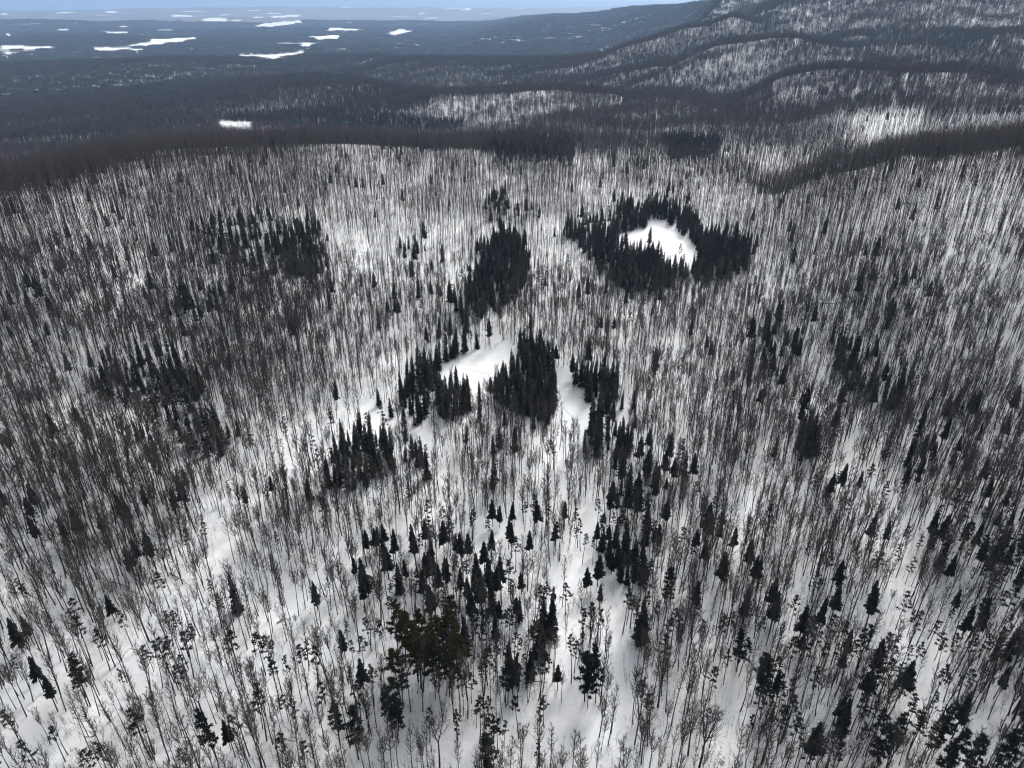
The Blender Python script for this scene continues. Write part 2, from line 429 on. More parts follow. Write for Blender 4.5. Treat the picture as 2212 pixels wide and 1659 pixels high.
def varied(name, c0, c1, rough=0.9, noise_scale=None):
    """colour that differs from tree to tree"""
    m, nt, b = principled(name, rough)
    oi = nt.nodes.new("ShaderNodeObjectInfo")
    mix = nt.nodes.new("ShaderNodeMix"); mix.data_type = 'RGBA'
    mix.inputs[6].default_value = (*c0, 1); mix.inputs[7].default_value = (*c1, 1)
    nt.links.new(oi.outputs['Random'], mix.inputs[0])
    out = mix.outputs[2]
    if noise_scale:
        tc = nt.nodes.new("ShaderNodeTexCoord")
        nz = nt.nodes.new("ShaderNodeTexNoise"); nz.inputs['Scale'].default_value = noise_scale
        nt.links.new(tc.outputs['Object'], nz.inputs['Vector'])
        mul = nt.nodes.new("ShaderNodeMix"); mul.data_type = 'RGBA'; mul.blend_type = 'MULTIPLY'
        mul.inputs[0].default_value = 0.6
        nt.links.new(out, mul.inputs[6]); nt.links.new(nz.outputs['Fac'], mul.inputs[7])
        out = mul.outputs[2]
    nt.links.new(out, b.inputs['Base Color'])
    return m

M_BARK = varied("bark", (0.030, 0.028, 0.027), (0.065, 0.061, 0.058), .95, 1.5)
M_TWIG = varied("twigs", (0.048, 0.043, 0.038), (0.092, 0.082, 0.073), .95)
M_TWIG_RED = varied("reddish_twigs", (0.062, 0.043, 0.047), (0.098, 0.070, 0.076), .95)
M_NEEDLE = varied("dark_needles", (0.008, 0.010, 0.009), (0.018, 0.021, 0.018), .85)
M_PINE = varied("pine_needles", (0.010, 0.012, 0.010), (0.024, 0.026, 0.021), .85)
M_OLIVE = varied("olive_needles", (0.030, 0.032, 0.007), (0.046, 0.047, 0.012), .85)
M_LOG = varied("log_bark", (0.07, 0.065, 0.06), (0.12, 0.11, 0.10), .95, 2.0)

def snow_material(name, forest=False, smooth=False):
    m, nt, b = principled(name, .75)
    tc = nt.nodes.new("ShaderNodeTexCoord")
    n1 = nt.nodes.new("ShaderNodeTexNoise"); n1.inputs['Scale'].default_value = .06; n1.inputs['Detail'].default_value = 6
    nt.links.new(tc.outputs['Object'], n1.inputs['Vector'])
    ramp = nt.nodes.new("ShaderNodeValToRGB")
    ramp.color_ramp.elements[0].position = .35; ramp.color_ramp.elements[0].color = (.77, .80, .85, 1)
    ramp.color_ramp.elements[1].position = .65; ramp.color_ramp.elements[1].color = (.84, .845, .85, 1)
    nt.links.new(n1.outputs['Fac'], ramp.inputs[0])
    col = ramp.outputs[0]
    n2 = nt.nodes.new("ShaderNodeTexNoise"); n2.inputs['Scale'].default_value = .45; n2.inputs['Detail'].default_value = 5
    nt.links.new(tc.outputs['Object'], n2.inputs['Vector'])
    bump = nt.nodes.new("ShaderNodeBump"); bump.inputs['Strength'].default_value = .3 if smooth else .9; bump.inputs['Distance'].default_value = .35
    nt.links.new(n2.outputs['Fac'], bump.inputs['Height'])
    nt.links.new(bump.outputs[0], b.inputs['Normal'])
    if forest:
        at = nt.nodes.new("ShaderNodeAttribute"); at.attribute_name = "forest"
        n3 = nt.nodes.new("ShaderNodeTexNoise"); n3.inputs['Scale'].default_value = .004; n3.inputs['Detail'].default_value = 5
        nt.links.new(tc.outputs['Object'], n3.inputs['Vector'])
        r3 = nt.nodes.new("ShaderNodeValToRGB")
        r3.color_ramp.elements[0].position = .4; r3.color_ramp.elements[0].color = (.025, .028, .028, 1)
        r3.color_ramp.elements[1].position = .62; r3.color_ramp.elements[1].color = (.085, .075, .072, 1)
        nt.links.new(n3.outputs['Fac'], r3.inputs[0])
        mx = nt.nodes.new("ShaderNodeMix"); mx.data_type = 'RGBA'
        nt.links.new(at.outputs['Fac'], mx.inputs[0]); nt.links.new(col, mx.inputs[6]); nt.links.new(r3.outputs[0], mx.inputs[7])
        col = mx.outputs[2]
    nt.links.new(col, b.inputs['Base Color'])
    return m

M_SNOW = snow_material("forest_snow", forest=True)
M_POND = snow_material("pond_snow", smooth=True)
M_SNOWCAP, _nt, _b = principled("branch_snow", .7); _b.inputs['Base Color'].default_value = (.8, .82, .85, 1)

# ------------------------------------------------------------------ object helpers
def link(o): scene.collection.objects.link(o)

def mesh_from(name, verts, faces, mats, midx=None, smooth=False):
    me = bpy.data.meshes.new(name)
    me.from_pydata(verts, [], faces)
    for m in mats: me.materials.append(m)
    if midx is not None: me.polygons.foreach_set("material_index", np.asarray(midx, np.int32))
    if smooth: me.polygons.foreach_set("use_smooth", np.ones(len(faces), bool))
    me.update()
    return me

class MB:
    def __init__(s): s.v, s.f, s.m = [], [], []
    def tube(s, pts, rads, sides, mat=0):
        pts = [np.asarray(p, float) for p in pts]
        n0 = len(s.v)
        for i, (p, r) in enumerate(zip(pts, rads)):
            d = pts[min(i + 1, len(pts) - 1)] - pts[max(i - 1, 0)]
            d = d / (np.linalg.norm(d) + 1e-9)
            a = np.cross(d, (0.31, 0.94, 0.12)); a /= np.linalg.norm(a) + 1e-9
            b = np.cross(d, a)
            for k in range(sides):
                t = 2 * math.pi * k / sides
                s.v.append(tuple(p + r * (math.cos(t) * a + math.sin(t) * b)))
        for i in range(len(pts) - 1):
            for k in range(sides):
                a0, a1 = n0 + i * sides + k, n0 + i * sides + (k + 1) % sides
                s.f.append((a0, a1, a1 + sides, a0 + sides)); s.m.append(mat)
    def sliver(s, a, b, w, mat=0):
        a = np.asarray(a, float); b = np.asarray(b, float)
        d = b - a
        p = np.cross(d, np.random.default_rng(len(s.v) + 1).normal(size=3)); p *= w / (np.linalg.norm(p) + 1e-9)
        n = len(s.v)
        s.v += [tuple(a - p), tuple(a + p), tuple(b)]
        s.f.append((n, n + 1, n + 2)); s.m.append(mat)
    def tri(s, a, b, c, mat=0):
        n = len(s.v); s.v += [tuple(a), tuple(b), tuple(c)]; s.f.append((n, n + 1, n + 2)); s.m.append(mat)
    def add(s, o, off=(0, 0, 0), mshift=0):
        n = len(s.v)
        s.v += [(x + off[0], y + off[1], z + off[2]) for x, y, z in o.v]
        s.f += [tuple(i + n for i in f) for f in o.f]; s.m += [m + mshift for m in o.m]
    def build(s, name, mats): return mesh_from(name, s.v, s.f, mats, s.m)

# ------------------------------------------------------------------ trees
def dirv(az, el): return np.array([math.cos(az) * math.cos(el), math.sin(az) * math.cos(el), math.sin(el)])

def bare_tree(R, h, spread, crown0, nlimb, fork, twig_w=.024, detail=1.0, trunk_r=.15):
    """leafless hardwood: returns trunk and crown builders"""
    T, C = MB(), MB()
    lean = R.normal(0, .025, 2); sway = R.normal(0, .12, 2)
    def at(t): return np.array([lean[0] * h * t + sway[0] * math.sin(t * 5), lean[1] * h * t + sway[1] * math.sin(t * 4 + 1), h * t])
    top = fork if fork else 1.0
    ts = np.linspace(-.03, top, 8)
    T.tube([at(t) for t in ts], [trunk_r * (1 - .82 * max(t, 0)) for t in ts], 5)
    leaders = [(at, crown0, 1.0)]
    if fork:
        k = 2 if R.random() < .6 else 3
        a0 = R.random() * 6.28
        leaders = []
        for i in range(k):
            az = a0 + i * 6.28 / k + R.normal(0, .3); out = spread * R.uniform(.35, .6); hh = h * R.uniform(.88, 1.0)
            p0 = at(fork)
            def ld(t, az=az, out=out, hh=hh, p0=p0):
                u = max((t - fork) / (1 - fork), 0)
                return p0 + np.array([math.cos(az) * out * u ** .8, math.sin(az) * out * u ** .8, (hh - p0[2]) * u])
            tt = np.linspace(fork, 1, 5)
            T.tube([ld(t) for t in tt], [trunk_r * (1 - .82 * t) * .8 for t in tt], 4)
            leaders.append((ld, max(fork + .04, crown0), .7))
    for ld, c0, sc in leaders:
        n = int(nlimb * (1 if len(leaders) == 1 else .62))
        for i in range(n):
            t = c0 + (1 - c0) * (i + R.random()) / n * .97
            az = i * 2.4 + R.normal(0, .4)
            u = (t - c0) / (1 - c0)
            L = spread * sc * (1.45 - .85 * u) * R.uniform(.7, 1.2)
            el = rad(R.uniform(42, 66))
            p0 = ld(t); p1 = p0 + dirv(az, el) * L * .5; p2 = p1 + dirv(az + R.normal(0, .25), el + .35) * L * .6
            C.tube([p0, p1, p2], [.06 * sc + .015, .045, .02], 3)
            nsec = max(int(5 * detail), 2)
            for j in range(nsec):
                v = (j + .7) / (nsec + .3)
                q = p0 + (p1 - p0) * min(v * 2, 1) + (p2 - p1) * max(v * 2 - 1, 0)
                a2 = az + (1 if j % 2 else -1) * R.uniform(.5, 1.1); e2 = el + R.uniform(-.25, .4)
                l2 = L * R.uniform(.35, .6) * (1.1 - .4 * v)
                q2 = q + dirv(a2, e2) * l2
                C.sliver(q, q2, .034)
                for k in range(max(int(4 * detail), 2)):
                    w = R.uniform(.25, 1)
                    s0 = q + (q2 - q) * w
                    C.sliver(s0, s0 + dirv(a2 + R.normal(0, .9), e2 + R.normal(.25, .35)) * R.uniform(.45, 1.0), twig_w)
    return T, C

def bare_mid(R, h, spread, crown0):
    B = MB()
    lean = R.normal(0, .03, 2)
    def at(t): return np.array([lean[0] * h * t, lean[1] * h * t, h * t])
    ts = (-.03, .35, .7, 1.0)
    B.tube([at(t) for t in ts], [.16, .12, .075, .02], 3, 0)
    for i in range(14):
        t = crown0 + (1 - crown0) * (i + R.random()) / 14
        az = i * 2.4 + R.normal(0, .4); u = (t - crown0) / (1 - crown0)
        L = spread * (1.2 - .7 * u) * R.uniform(.7, 1.2)
        p0 = at(t); p1 = p0 + dirv(az, rad(R.uniform(35, 62))) * L
        B.sliver(p0, p1, .04, 1)
        for k in range(5):
            s0 = p0 + (p1 - p0) * R.uniform(.2, 1)
            B.sliver(s0, s0 + dirv(az + R.normal(0, .9), rad(R.uniform(20, 80))) * R.uniform(.6, 1.3), .032, 1)
    return B

def bare_clump(R, n, size, twigs, tw, tl, hmul=1.0, trunk_w=.14):
    B = MB()
    for i in range(n):
        ox, oy = R.uniform(-size / 2, size / 2, 2); h = R.uniform(13, 19) * hmul; c0 = R.uniform(.42, .6)
        o = np.array([ox, oy, -1.0])
        B.sliver(o, o + (R.normal(0, .5), R.normal(0, .5), h), trunk_w, 0)
        for k in range(twigs):
            t = R.uniform(c0, .98); az = R.random() * 6.28
            p = o + np.array([0, 0, h * t]) + dirv(az, .5) * R.uniform(0, 1.1) * (1.4 - t)
            B.sliver(p, p + dirv(az, rad(R.uniform(25, 75))) * tl * R.uniform(.6, 1.2), tw, 1)
    return B

def spruce(R, h, r0, step=.42, nb=7, base=.06, snow=0.0, sides=5):
    T, C, S = MB(), MB(), MB()
    T.tube([(0, 0, -.4), (0, 0, h * .5), (0, 0, h)], [.16 * h / 13, .09 * h / 13, .015], sides)
    z = h * base
    k = 0
    while z < h * .985:
        u = z / h
        Rz = r0 * (1 - u) ** .8 * R.uniform(.75, 1.2) + .12
        n = max(int(nb * (1 - .45 * u)), 4)
        for i in range(n):
            az = k * .7 + i * 6.283 / n + R.normal(0, .2); L = Rz * R.uniform(.5, 1.3)
            d = np.array([math.cos(az), math.sin(az), 0]); s = np.array([-d[1], d[0], 0])
            p0 = np.array([0, 0, z + .22 * L]); pm = d * L * .55 + (0, 0, z + R.normal(0, .05)); pt = d * L + (0, 0, z - .16 * L + R.normal(0, .06))
            w = .24 * L + .12
            a, b = pm + s * w - (0, 0, .1 * w), pm - s * w - (0, 0, .1 * w)
            C.tri(p0, a, pt); C.tri(p0, pt, b)
            if L > .5:
                C.tri(a, pm * .9 + d * .05, a + d * L * .28 - (0, 0, .14 * L)); C.tri(b, pm * .9 + d * .05, b + d * L * .28 - (0, 0, .14 * L))
                C.sliver(pm, pm + (0, 0, -.35 * L) + d * .1, .1)
            if snow and R.random() < snow and L > .4:
                up = np.array([0, 0, .06])
                S.tri(p0 * .7 + pm * .3 + up, pm + s * w * .7 + up, pt * .9 + pm * .1 + up); S.tri(p0 * .7 + pm * .3 + up, pt * .9 + pm * .1 + up, pm - s * w * .7 + up)
        z += step * R.uniform(.8, 1.2) * (1.05 - .5 * u)
        k += 1
    return T, C, S

def puff(C, R, c, r, n, w, flat=.75):
    for i in range(n):
        d = R.normal(size=3); d /= np.linalg.norm(d); d[2] = d[2] * flat + .15
        a = np.asarray(c) + d * r * .08
        C.sliver(a, np.asarray(c) + d * r * R.uniform(.75, 1.2), w)

def pine(R, h, crown0, spread, nlimb, npuff, pr, nn=17, w=.105, round_top=False, sides=5):
    T, C = MB(), MB()
    lean = R.normal(0, .03, 2)
    def at(t): return np.array([lean[0] * h * t + .12 * math.sin(t * 6), lean[1] * h * t, h * t])
    ts = np.linspace(-.03, .97, 7)
    T.tube([at(t) for t in ts], [.15 * h / 14 * (1 - .85 * max(t, 0)) for t in ts], sides)
    for i in range(nlimb):
        u = (i + R.random()) / nlimb; t = crown0 + (1 - crown0) * u * .98
        az = i * 2.4 + R.normal(0, .5)
        prof = (math.sin(math.pi * min(u * .75 + .25, 1)) ** .6) if round_top else (1.1 - .85 * u) * (.55 + .45 * min(u * 4, 1))
        L = spread * prof * R.uniform(.55, 1.2)
        p0 = at(t); p1 = p0 + dirv(az, rad(R.uniform(2, 28))) * L
        C.tube([p0, p1], [.035, .015], 3, 1)
        for j in range(npuff):
            v = 1 - j / max(npuff, 1) * .75
            c = p0 + (p1 - p0) * v + R.normal(0, .12, 3)
            puff(C, R, c, pr * R.uniform(.75, 1.25), nn, w)
    puff(C, R, at(.985), pr, nn, w)
    return T, C

def joined(*parts):
    B = MB()
    for p, sh in parts: B.add(p, mshift=sh)
    return B

# prototypes: for each, (trunk mesh, crown mesh, joined mesh)
protos = {}
def proto(kind, T, C, tm, cm, S=None):
    i = len(protos.setdefault(kind, []))
    J = joined((T, 0), (C, len(tm)))
    mats = list(tm) + list(cm)
    if S is not None and S.v:
        J.add(S, mshift=len(mats)); mats.append(M_SNOWCAP)
    protos[kind].append(dict(trunk=T.build(f"{kind}_trunk", tm), crown=C.build(f"{kind}_crown", cm), whole=J.build(kind, mats),
                             snow=S.build(f"{kind}_snow", [M_SNOWCAP]) if S is not None and S.v else None))

P = np.random.default_rng(21)
BARE_FORMS = []
for i, (h, sp, c0, nl, fk) in enumerate([(18, 1.7, .50, 15, 0), (19, 1.9, .52, 16, 0), (16, 1.6, .45, 14, 0), (17, 2.1, .48, 15, .52), (18.5, 2.0, .55, 16, .6),
                                          (15, 2.4, .42, 16, .42), (19.5, 1.5, .58, 13, 0), (14, 1.5, .40, 13, 0), (18, 2.3, .46, 17, .38), (17, 1.8, .5, 15, 0)]):
    T, C = bare_tree(P, h, sp, c0, nl, fk, trunk_r=.13 + .03 * P.random())
    proto('bare', T, C, [M_BARK], [M_TWIG])
    BARE_FORMS.append(('forked' if fk else 'straight', h))
T, C = bare_tree(P, 19, 4.6, .36, 24, .4, trunk_r=.27, detail=1.3); proto('grand', T, C, [M_BARK], [M_TWIG])
T, C = bare_tree(P, 18, 4.2, .40, 24, .46, trunk_r=.25, detail=1.3); proto('grand', T, C, [M_BARK], [M_TWIG])
for i in range(8):
    h = P.uniform(15, 19.5); B = bare_mid(P, h, P.uniform(1.4, 2.2), P.uniform(.42, .58))
    protos.setdefault('bare_mid', []).append(dict(whole=B.build('bare_mid', [M_BARK, M_TWIG if i % 4 else M_TWIG_RED])))
for i in range(6):
    B = bare_clump(P, 8, 10.5, 30, .10, 2.0, trunk_w=.19)
    protos.setdefault('clump', []).append(dict(whole=B.build('clump', [M_BARK, M_TWIG if i % 3 else M_TWIG_RED])))
for i in range(5):
    B = bare_clump(P, 30, 25, 20, .22, 2.8, trunk_w=.24)
    protos.setdefault('stand', []).append(dict(whole=B.build('stand', [M_BARK, M_TWIG if i % 3 else M_TWIG_RED])))
for i in range(4):
    B = bare_clump(P, 200, 78, 9, .75, 5.5, trunk_w=.4)
    protos.setdefault('block', []).append(dict(whole=B.build('block', [M_BARK, M_TWIG if i % 2 else M_TWIG_RED])))
for h, r0, sn in [(13, 1.75, 0), (12, 1.5, 0), (14.5, 1.9, 0), (11, 1.7, 0), (15, 1.55, 0), (9, 1.4, 0), (12.5, 1.9, .35), (11, 1.7, .5)]:
    T, C, S = spruce(P, h, r0, snow=sn); proto('spruce_snowy' if sn else 'spruce', T, C, [M_BARK], [M_NEEDLE], S)
for h, r0, bs_ in [(15, 2.5, .42), (16, 2.3, .46), (14, 2.7, .36), (13, 2.4, .3)]:
    T, C, S = spruce(P, h, r0, base=bs_, step=.34, nb=6); proto('spire', T, C, [M_BARK], [M_NEEDLE])
for i in range(4):
    n = [5, 5, 5, 5][i]; B = MB()
    for k in range(n):
        T, C, S = spruce(P, P.uniform(10, 16), P.uniform(1.6, 2.3), step=1.3, nb=5, sides=3, snow=.22 if i == 3 else 0)
        J = joined((T, 0), (C, 1)); J.add(S, mshift=2); B.add(J, (P.uniform(-5, 5), P.uniform(-5, 5), -.8))
    protos.setdefault('spruce_clump_snowy' if i == 3 else 'spruce_clump', []).append(dict(whole=B.build('spruce_clump', [M_BARK, M_NEEDLE, M_SNOWCAP])))
for i in range(3):
    B = MB()
    for k in range(24):
        h = P.uniform(10, 17); o = np.array([*P.uniform(-12, 12, 2), -1.5])
        for q in range(7):
            z = h * (.1 + .8 * q / 7); L = 2.1 * (1 - z / h) + .3
            for s in range(3):
                az = P.random() * 6.28
                B.tri(o + (0, 0, z + L * .9), o + dirv(az, -.25) * L + (0, 0, z), o + dirv(az + 1.5, -.25) * L + (0, 0, z))
    protos.setdefault('spruce_stand', []).append(dict(whole=B.build('spruce_stand', [M_NEEDLE])))
for h, c0, sp, nl, npf, pr in [(14, .62, 1.5, 13, 2, .55), (15, .58, 1.8, 14, 2, .6), (12, .55, 1.3, 11, 2, .5), (16, .66, 1.7, 13, 2, .6), (10, .45, 1.3, 11, 2, .5), (13, .5, 1.9, 15, 2, .6)]:
    T, C = pine(P, h, c0, sp, nl, npf, pr); proto('pine', T, C, [M_BARK], [M_PINE, M_BARK])
for h, c0, sp in [(17, .30, 2.5), (16, .26, 2.3), (18, .34, 2.7)]:
    T, C = pine(P, h, c0, sp, 26, 3, .8, nn=24, w=.17, round_top=True); proto('olive', T, C, [M_BARK], [M_OLIVE, M_BARK])
for h, c0, sp in [(16, .34, 2.3), (17, .4, 2.6), (15, .3, 2.2)]:
    T, C = pine(P, h, c0, sp, 26, 3, .8, nn=20, w=.14); proto('bigpine', T, C, [M_BARK], [M_PINE, M_BARK])

def brush(R, n, size):
    B = MB()
    for i in range(n):
        o = np.array([*R.uniform(-size / 2, size / 2, 2), -.1]); h = R.uniform(1.6, 5.2)
        tip = o + (R.normal(0, .35), R.normal(0, .35), h)
        B.sliver(o, tip, .03, 0)
        for k in range(int(3 + h * 2.2)):
            p = o + (tip - o) * R.uniform(.2, .95)
            B.sliver(p, p + dirv(R.random() * 6.28, rad(R.uniform(15, 65))) * R.uniform(.5, 1.3), .02, 0)
    return B
for i in range(6): protos.setdefault('brush', []).append(dict(whole=brush(P, 13, 6.5).build('brush', [M_TWIG])))

# ------------------------------------------------------------------ the ground sheet
rr = np.concatenate([[8], np.geomspace(25, 46000, 700)])
azs = np.concatenate([np.linspace(-180, -64, 24)[:-1], np.linspace(-64, 64, 430), np.linspace(64, 180, 24)[1:-1]])
A, Rr = np.meshgrid(np.radians(azs), rr)
GX, GY = Rr * np.sin(A), Rr * np.cos(A)
GZ = zfun(GX, GY)
nr, na = GX.shape
verts = np.stack([GX.ravel(), GY.ravel(), GZ.ravel()], 1)
ii, jj = np.meshgrid(np.arange(nr - 1), np.arange(na), indexing='ij')
j2 = (jj + 1) % na
quads = np.stack([ii * na + jj, ii * na + j2, (ii + 1) * na + j2, (ii + 1) * na + jj], -1).reshape(-1, 4)
me = bpy.data.meshes.new("snow_ground")
me.vertices.add(len(verts)); me.vertices.foreach_set("co", verts.ravel())
me.loops.add(quads.size); me.loops.foreach_set("vertex_index", quads.ravel().astype(np.int32))
me.polygons.add(len(quads)); me.polygons.foreach_set("loop_start", np.arange(0, quads.size, 4, dtype=np.int32))
me.polygons.foreach_set("loop_total", np.full(len(quads), 4, np.int32))
me.polygons.foreach_set("use_smooth", np.ones(len(quads), bool))
FAR_TREES = 15000.0
pxv, pyv = project(GX, GY, GZ)
_, _, _, op = lookup(np.clip(pxv, 0, VW - 1), np.clip(pyv, 0, VH - 1))
inview = (pxv >= 0) & (pxv < VW) & (pyv >= 0) & (pyv < VH) & (GY > 0)
forest = np.clip((Rr - 5200) / 2500, 0, 1) * .92
meadow = (fbm(GX / 900, GY / 420, 77, 2) > .83) & (Rr > 7000)
forest = np.where((op & inview & (Rr > 3000)) | meadow, 0.0, forest)
at = me.attributes.new("forest", 'FLOAT', 'POINT'); at.data.foreach_set("value", forest.ravel().astype(np.float32))
me.materials.append(M_SNOW); me.update(); me.validate()
ground = bpy.data.objects.new("snow_ground", me); ground["kind"] = "structure"
ground["label"] = "snow covered forest floor rolling away to hills and plain"
link(ground)

# frozen ponds as level snow sheets with a soft raised rim
def pond(poly, label):
    p = np.array(poly, float)
    q = []
    for i in range(len(p)):
        a, b, c, d = p[i - 1], p[i], p[(i + 1) % len(p)], p[(i + 2) % len(p)]
        for t in (0, .33, .66):
            q.append(.5 * ((2 * b) + (c - a) * t + (2 * a - 5 * b + 4 * c - d) * t * t + (3 * b - a - 3 * c + d) * t ** 3))
    q = np.array(q)
    gx, gy = ground_at(q[:, 0], q[:, 1])
    z = zfun(gx, gy)
    lv = float(np.percentile(z, 70)) + .06
    cx, cyy = gx.mean(), gy.mean()
    n = len(gx); v = []; f = []
    for s_, zz in ((1.03, -.25), (1.0, 0.0), (.93, .05), (.6, .03), (.25, .02)):
        v += [(cx + (x - cx) * s_, cyy + (y - cyy) * s_, lv + zz) for x, y in zip(gx, gy)]
    v.append((cx, cyy, lv + .02))
    for k in range(4):
        f += [(k * n + i, k * n + (i + 1) % n, (k + 1) * n + (i + 1) % n, (k + 1) * n + i) for i in range(n)]
    f += [(4 * n + i, 4 * n + (i + 1) % n, 5 * n) for i in range(n)]
    o = bpy.data.objects.new("frozen_pond", mesh_from("frozen_pond", v, f, [M_POND], smooth=True))
    o["kind"] = "structure"; o["label"] = label
    link(o)
pond(POND_UPPER, "snow covered pond ringed by dark spruces, farthest from the camera")
pond(POND_MID, "long snow covered pond between two dark spruce stands at picture centre")
pond(POND_EAST, "open snow hollow right of the central pond below a dark spruce clump")

# ------------------------------------------------------------------ planting
trees = []       # dicts of near trees: kind, x, y, rot, scale, variant
def cand(r0, r1, spacing, seed):
    """jittered grid in the part of the land that the picture sees, with a margin"""
    g = np.random.default_rng(seed)
    half = r1 * math.tan(rad(40)) if r1 < 250 else r1 * math.sin(rad(46))
    nx, ny = int(2 * half / spacing) + 1, int(r1 / spacing) + 1
    X, Y = np.meshgrid(np.arange(nx) * spacing - half, np.arange(ny) * spacing)
    X = X.ravel(); Y = Y.ravel()
    r = np.hypot(X, Y)
    k = (r >= r0) & (r < r1) & (np.abs(np.arctan2(X, Y)) < rad(54 if r0 < 200 else 50 if r0 < 500 else 38))
    X, Y = X[k], Y[k]
    X = X + g.uniform(-.48, .48, len(X)) * spacing; Y = Y + g.uniform(-.48, .48, len(X)) * spacing
    Z = zfun(X, Y)
    px, py = project(X, Y, Z)
    _, pt = project(X, Y, Z + 20)
    k = (px > -150) & (px < VW + 150) & (pt < VH + 120) & (py > -260)
    X, Y, Z, px, py = X[k], Y[k], Z[k], px[k], py[k]
    j = g.normal(0, 1, (2, len(X))) * np.clip(900 / np.hypot(X, Y), 0, 3.2)
    kp, cn, st, op = lookup(px + j[0], py + j[1])
    if r1 < 1500:
        wob = 5200 / np.hypot(X, Y)
        mx_, my_ = project(X, Y, Z + 6.0)     # the stands were outlined where their crowns show
        _, cn, st, _ = lookup(np.clip(mx_, 0, VW - 1) + (fbm(X / 16, Y / 16, 91, 2) - .5) * wob * 1.6, np.clip(my_, 0, VH - 1) + (fbm(X / 16, Y / 16, 95, 2) - .5) * wob)
        op0 = op.copy()
    else: op0 = op
    inside = (px > 0) & (px < VW) & (py > 0) & (py < VH)
    if True:
        for lift, pr in (((5, 1.0), (9, .97), (13, .85), (16, .5)) if r1 < 1500 else ((8, 1.0), (15, 1.0))):
            qx, qy = project(X, Y, Z + lift)
            _, _, _, o2 = lookup(np.clip(qx + j[0], 0, VW - 1), np.clip(qy + j[1], 0, VH - 1))
            if lift == 5 and r1 < 1500: op0 = op0 | (o2 & (g.random(len(X)) < .6) & (qx > 0) & (qx < VW) & (qy < VH))
            op = op | (o2 & (g.random(len(X)) < pr) & (qx > 0) & (qx < VW) & (qy < VH))
            if r1 > 1500: continue
            k2, _, _, _ = lookup(np.clip(qx, 0, VW - 1), np.clip(qy, 0, VH - 1))
            kp = np.where((qy < VH) & (qx > 0) & (qx < VW), np.minimum(kp, np.maximum(k2, kp * .5)), kp)
    kp = np.where(inside, kp, 1); cn = np.where(inside, cn, -1); op = op & inside; op0 = op0 & inside; st = np.where(inside, st, 1)
    return X, Y, Z, px, py, kp, cn, st, op, op0, g

def visible(X, Y, Z, top):
    """drop what the hills hide entirely: walk each line of sight over the terrain"""
    vis = np.ones(len(X), bool)
    for f in np.linspace(.25, .97, 22):
        zr = HCAM + (Z + top - HCAM) * f
        vis &= zr > zfun(X * f, Y * f) - 3
    return vis

def scatter(name, label, kind_protos, X, Y, Z, sc, variants, tilt=0.03):
    if len(X) == 0: return
    col = bpy.data.collections.new(name + "_kinds")
    for i, pm in enumerate(kind_protos):
        o = bpy.data.objects.new(f"{name}_{i:02d}", pm); col.objects.link(o)
    g = np.random.default_rng(len(X))
    m = bpy.data.meshes.new(name)
    m.vertices.add(len(X)); m.vertices.foreach_set("co", np.stack([X, Y, Z], 1).astype(np.float32).ravel())
    rot = np.stack([g.normal(0, tilt, len(X)), g.normal(0, tilt, len(X)), g.uniform(0, 6.283, len(X))], 1)
    a = m.attributes.new("turn", 'FLOAT_VECTOR', 'POINT'); a.data.foreach_set("vector", rot.astype(np.float32).ravel())
    a = m.attributes.new("grow", 'FLOAT_VECTOR', 'POINT'); a.data.foreach_set("vector", np.asarray(sc, np.float32).ravel())
    a = m.attributes.new("form", 'INT', 'POINT'); a.data.foreach_set("value", np.asarray(variants, np.int32))
    o = bpy.data.objects.new(name, m); link(o)
    o["kind"] = "stuff"; o["label"] = label
    ng = bpy.data.node_groups.new(name, 'GeometryNodeTree')
    ng.interface.new_socket("Geometry", in_out='INPUT', socket_type='NodeSocketGeometry')
    ng.interface.new_socket("Geometry", in_out='OUTPUT', socket_type='NodeSocketGeometry')
    N = ng.nodes; L = ng.links
    gi, go = N.new("NodeGroupInput"), N.new("NodeGroupOutput")
    ip = N.new("GeometryNodeInstanceOnPoints"); ci = N.new("GeometryNodeCollectionInfo")
    ci.inputs[0].default_value = col; ci.inputs[1].default_value = True; ci.inputs[2].default_value = True
    def na_(n, t):
        q = N.new("GeometryNodeInputNamedAttribute"); q.data_type = t; q.inputs[0].default_value = n
        return next(s for s in q.outputs if s.enabled and s.name == "Attribute")
    e2r = N.new("FunctionNodeEulerToRotation")
    L.new(gi.outputs[0], ip.inputs['Points']); L.new(ci.outputs[0], ip.inputs['Instance'])
    ip.inputs['Pick Instance'].default_value = True
    L.new(na_("form", 'INT'), ip.inputs['Instance Index'])
    L.new(na_("turn", 'FLOAT_VECTOR'), e2r.inputs[0]); L.new(e2r.outputs[0], ip.inputs['Rotation'])
    L.new(na_("grow", 'FLOAT_VECTOR'), ip.inputs['Scale'])
    L.new(ip.outputs[0], go.inputs[0])
    md = o.modifiers.new("planting", 'NODES'); md.node_group = ng
    return o

near = []     # (kind, variant, x, y, z, rot, sx, sz, tag)
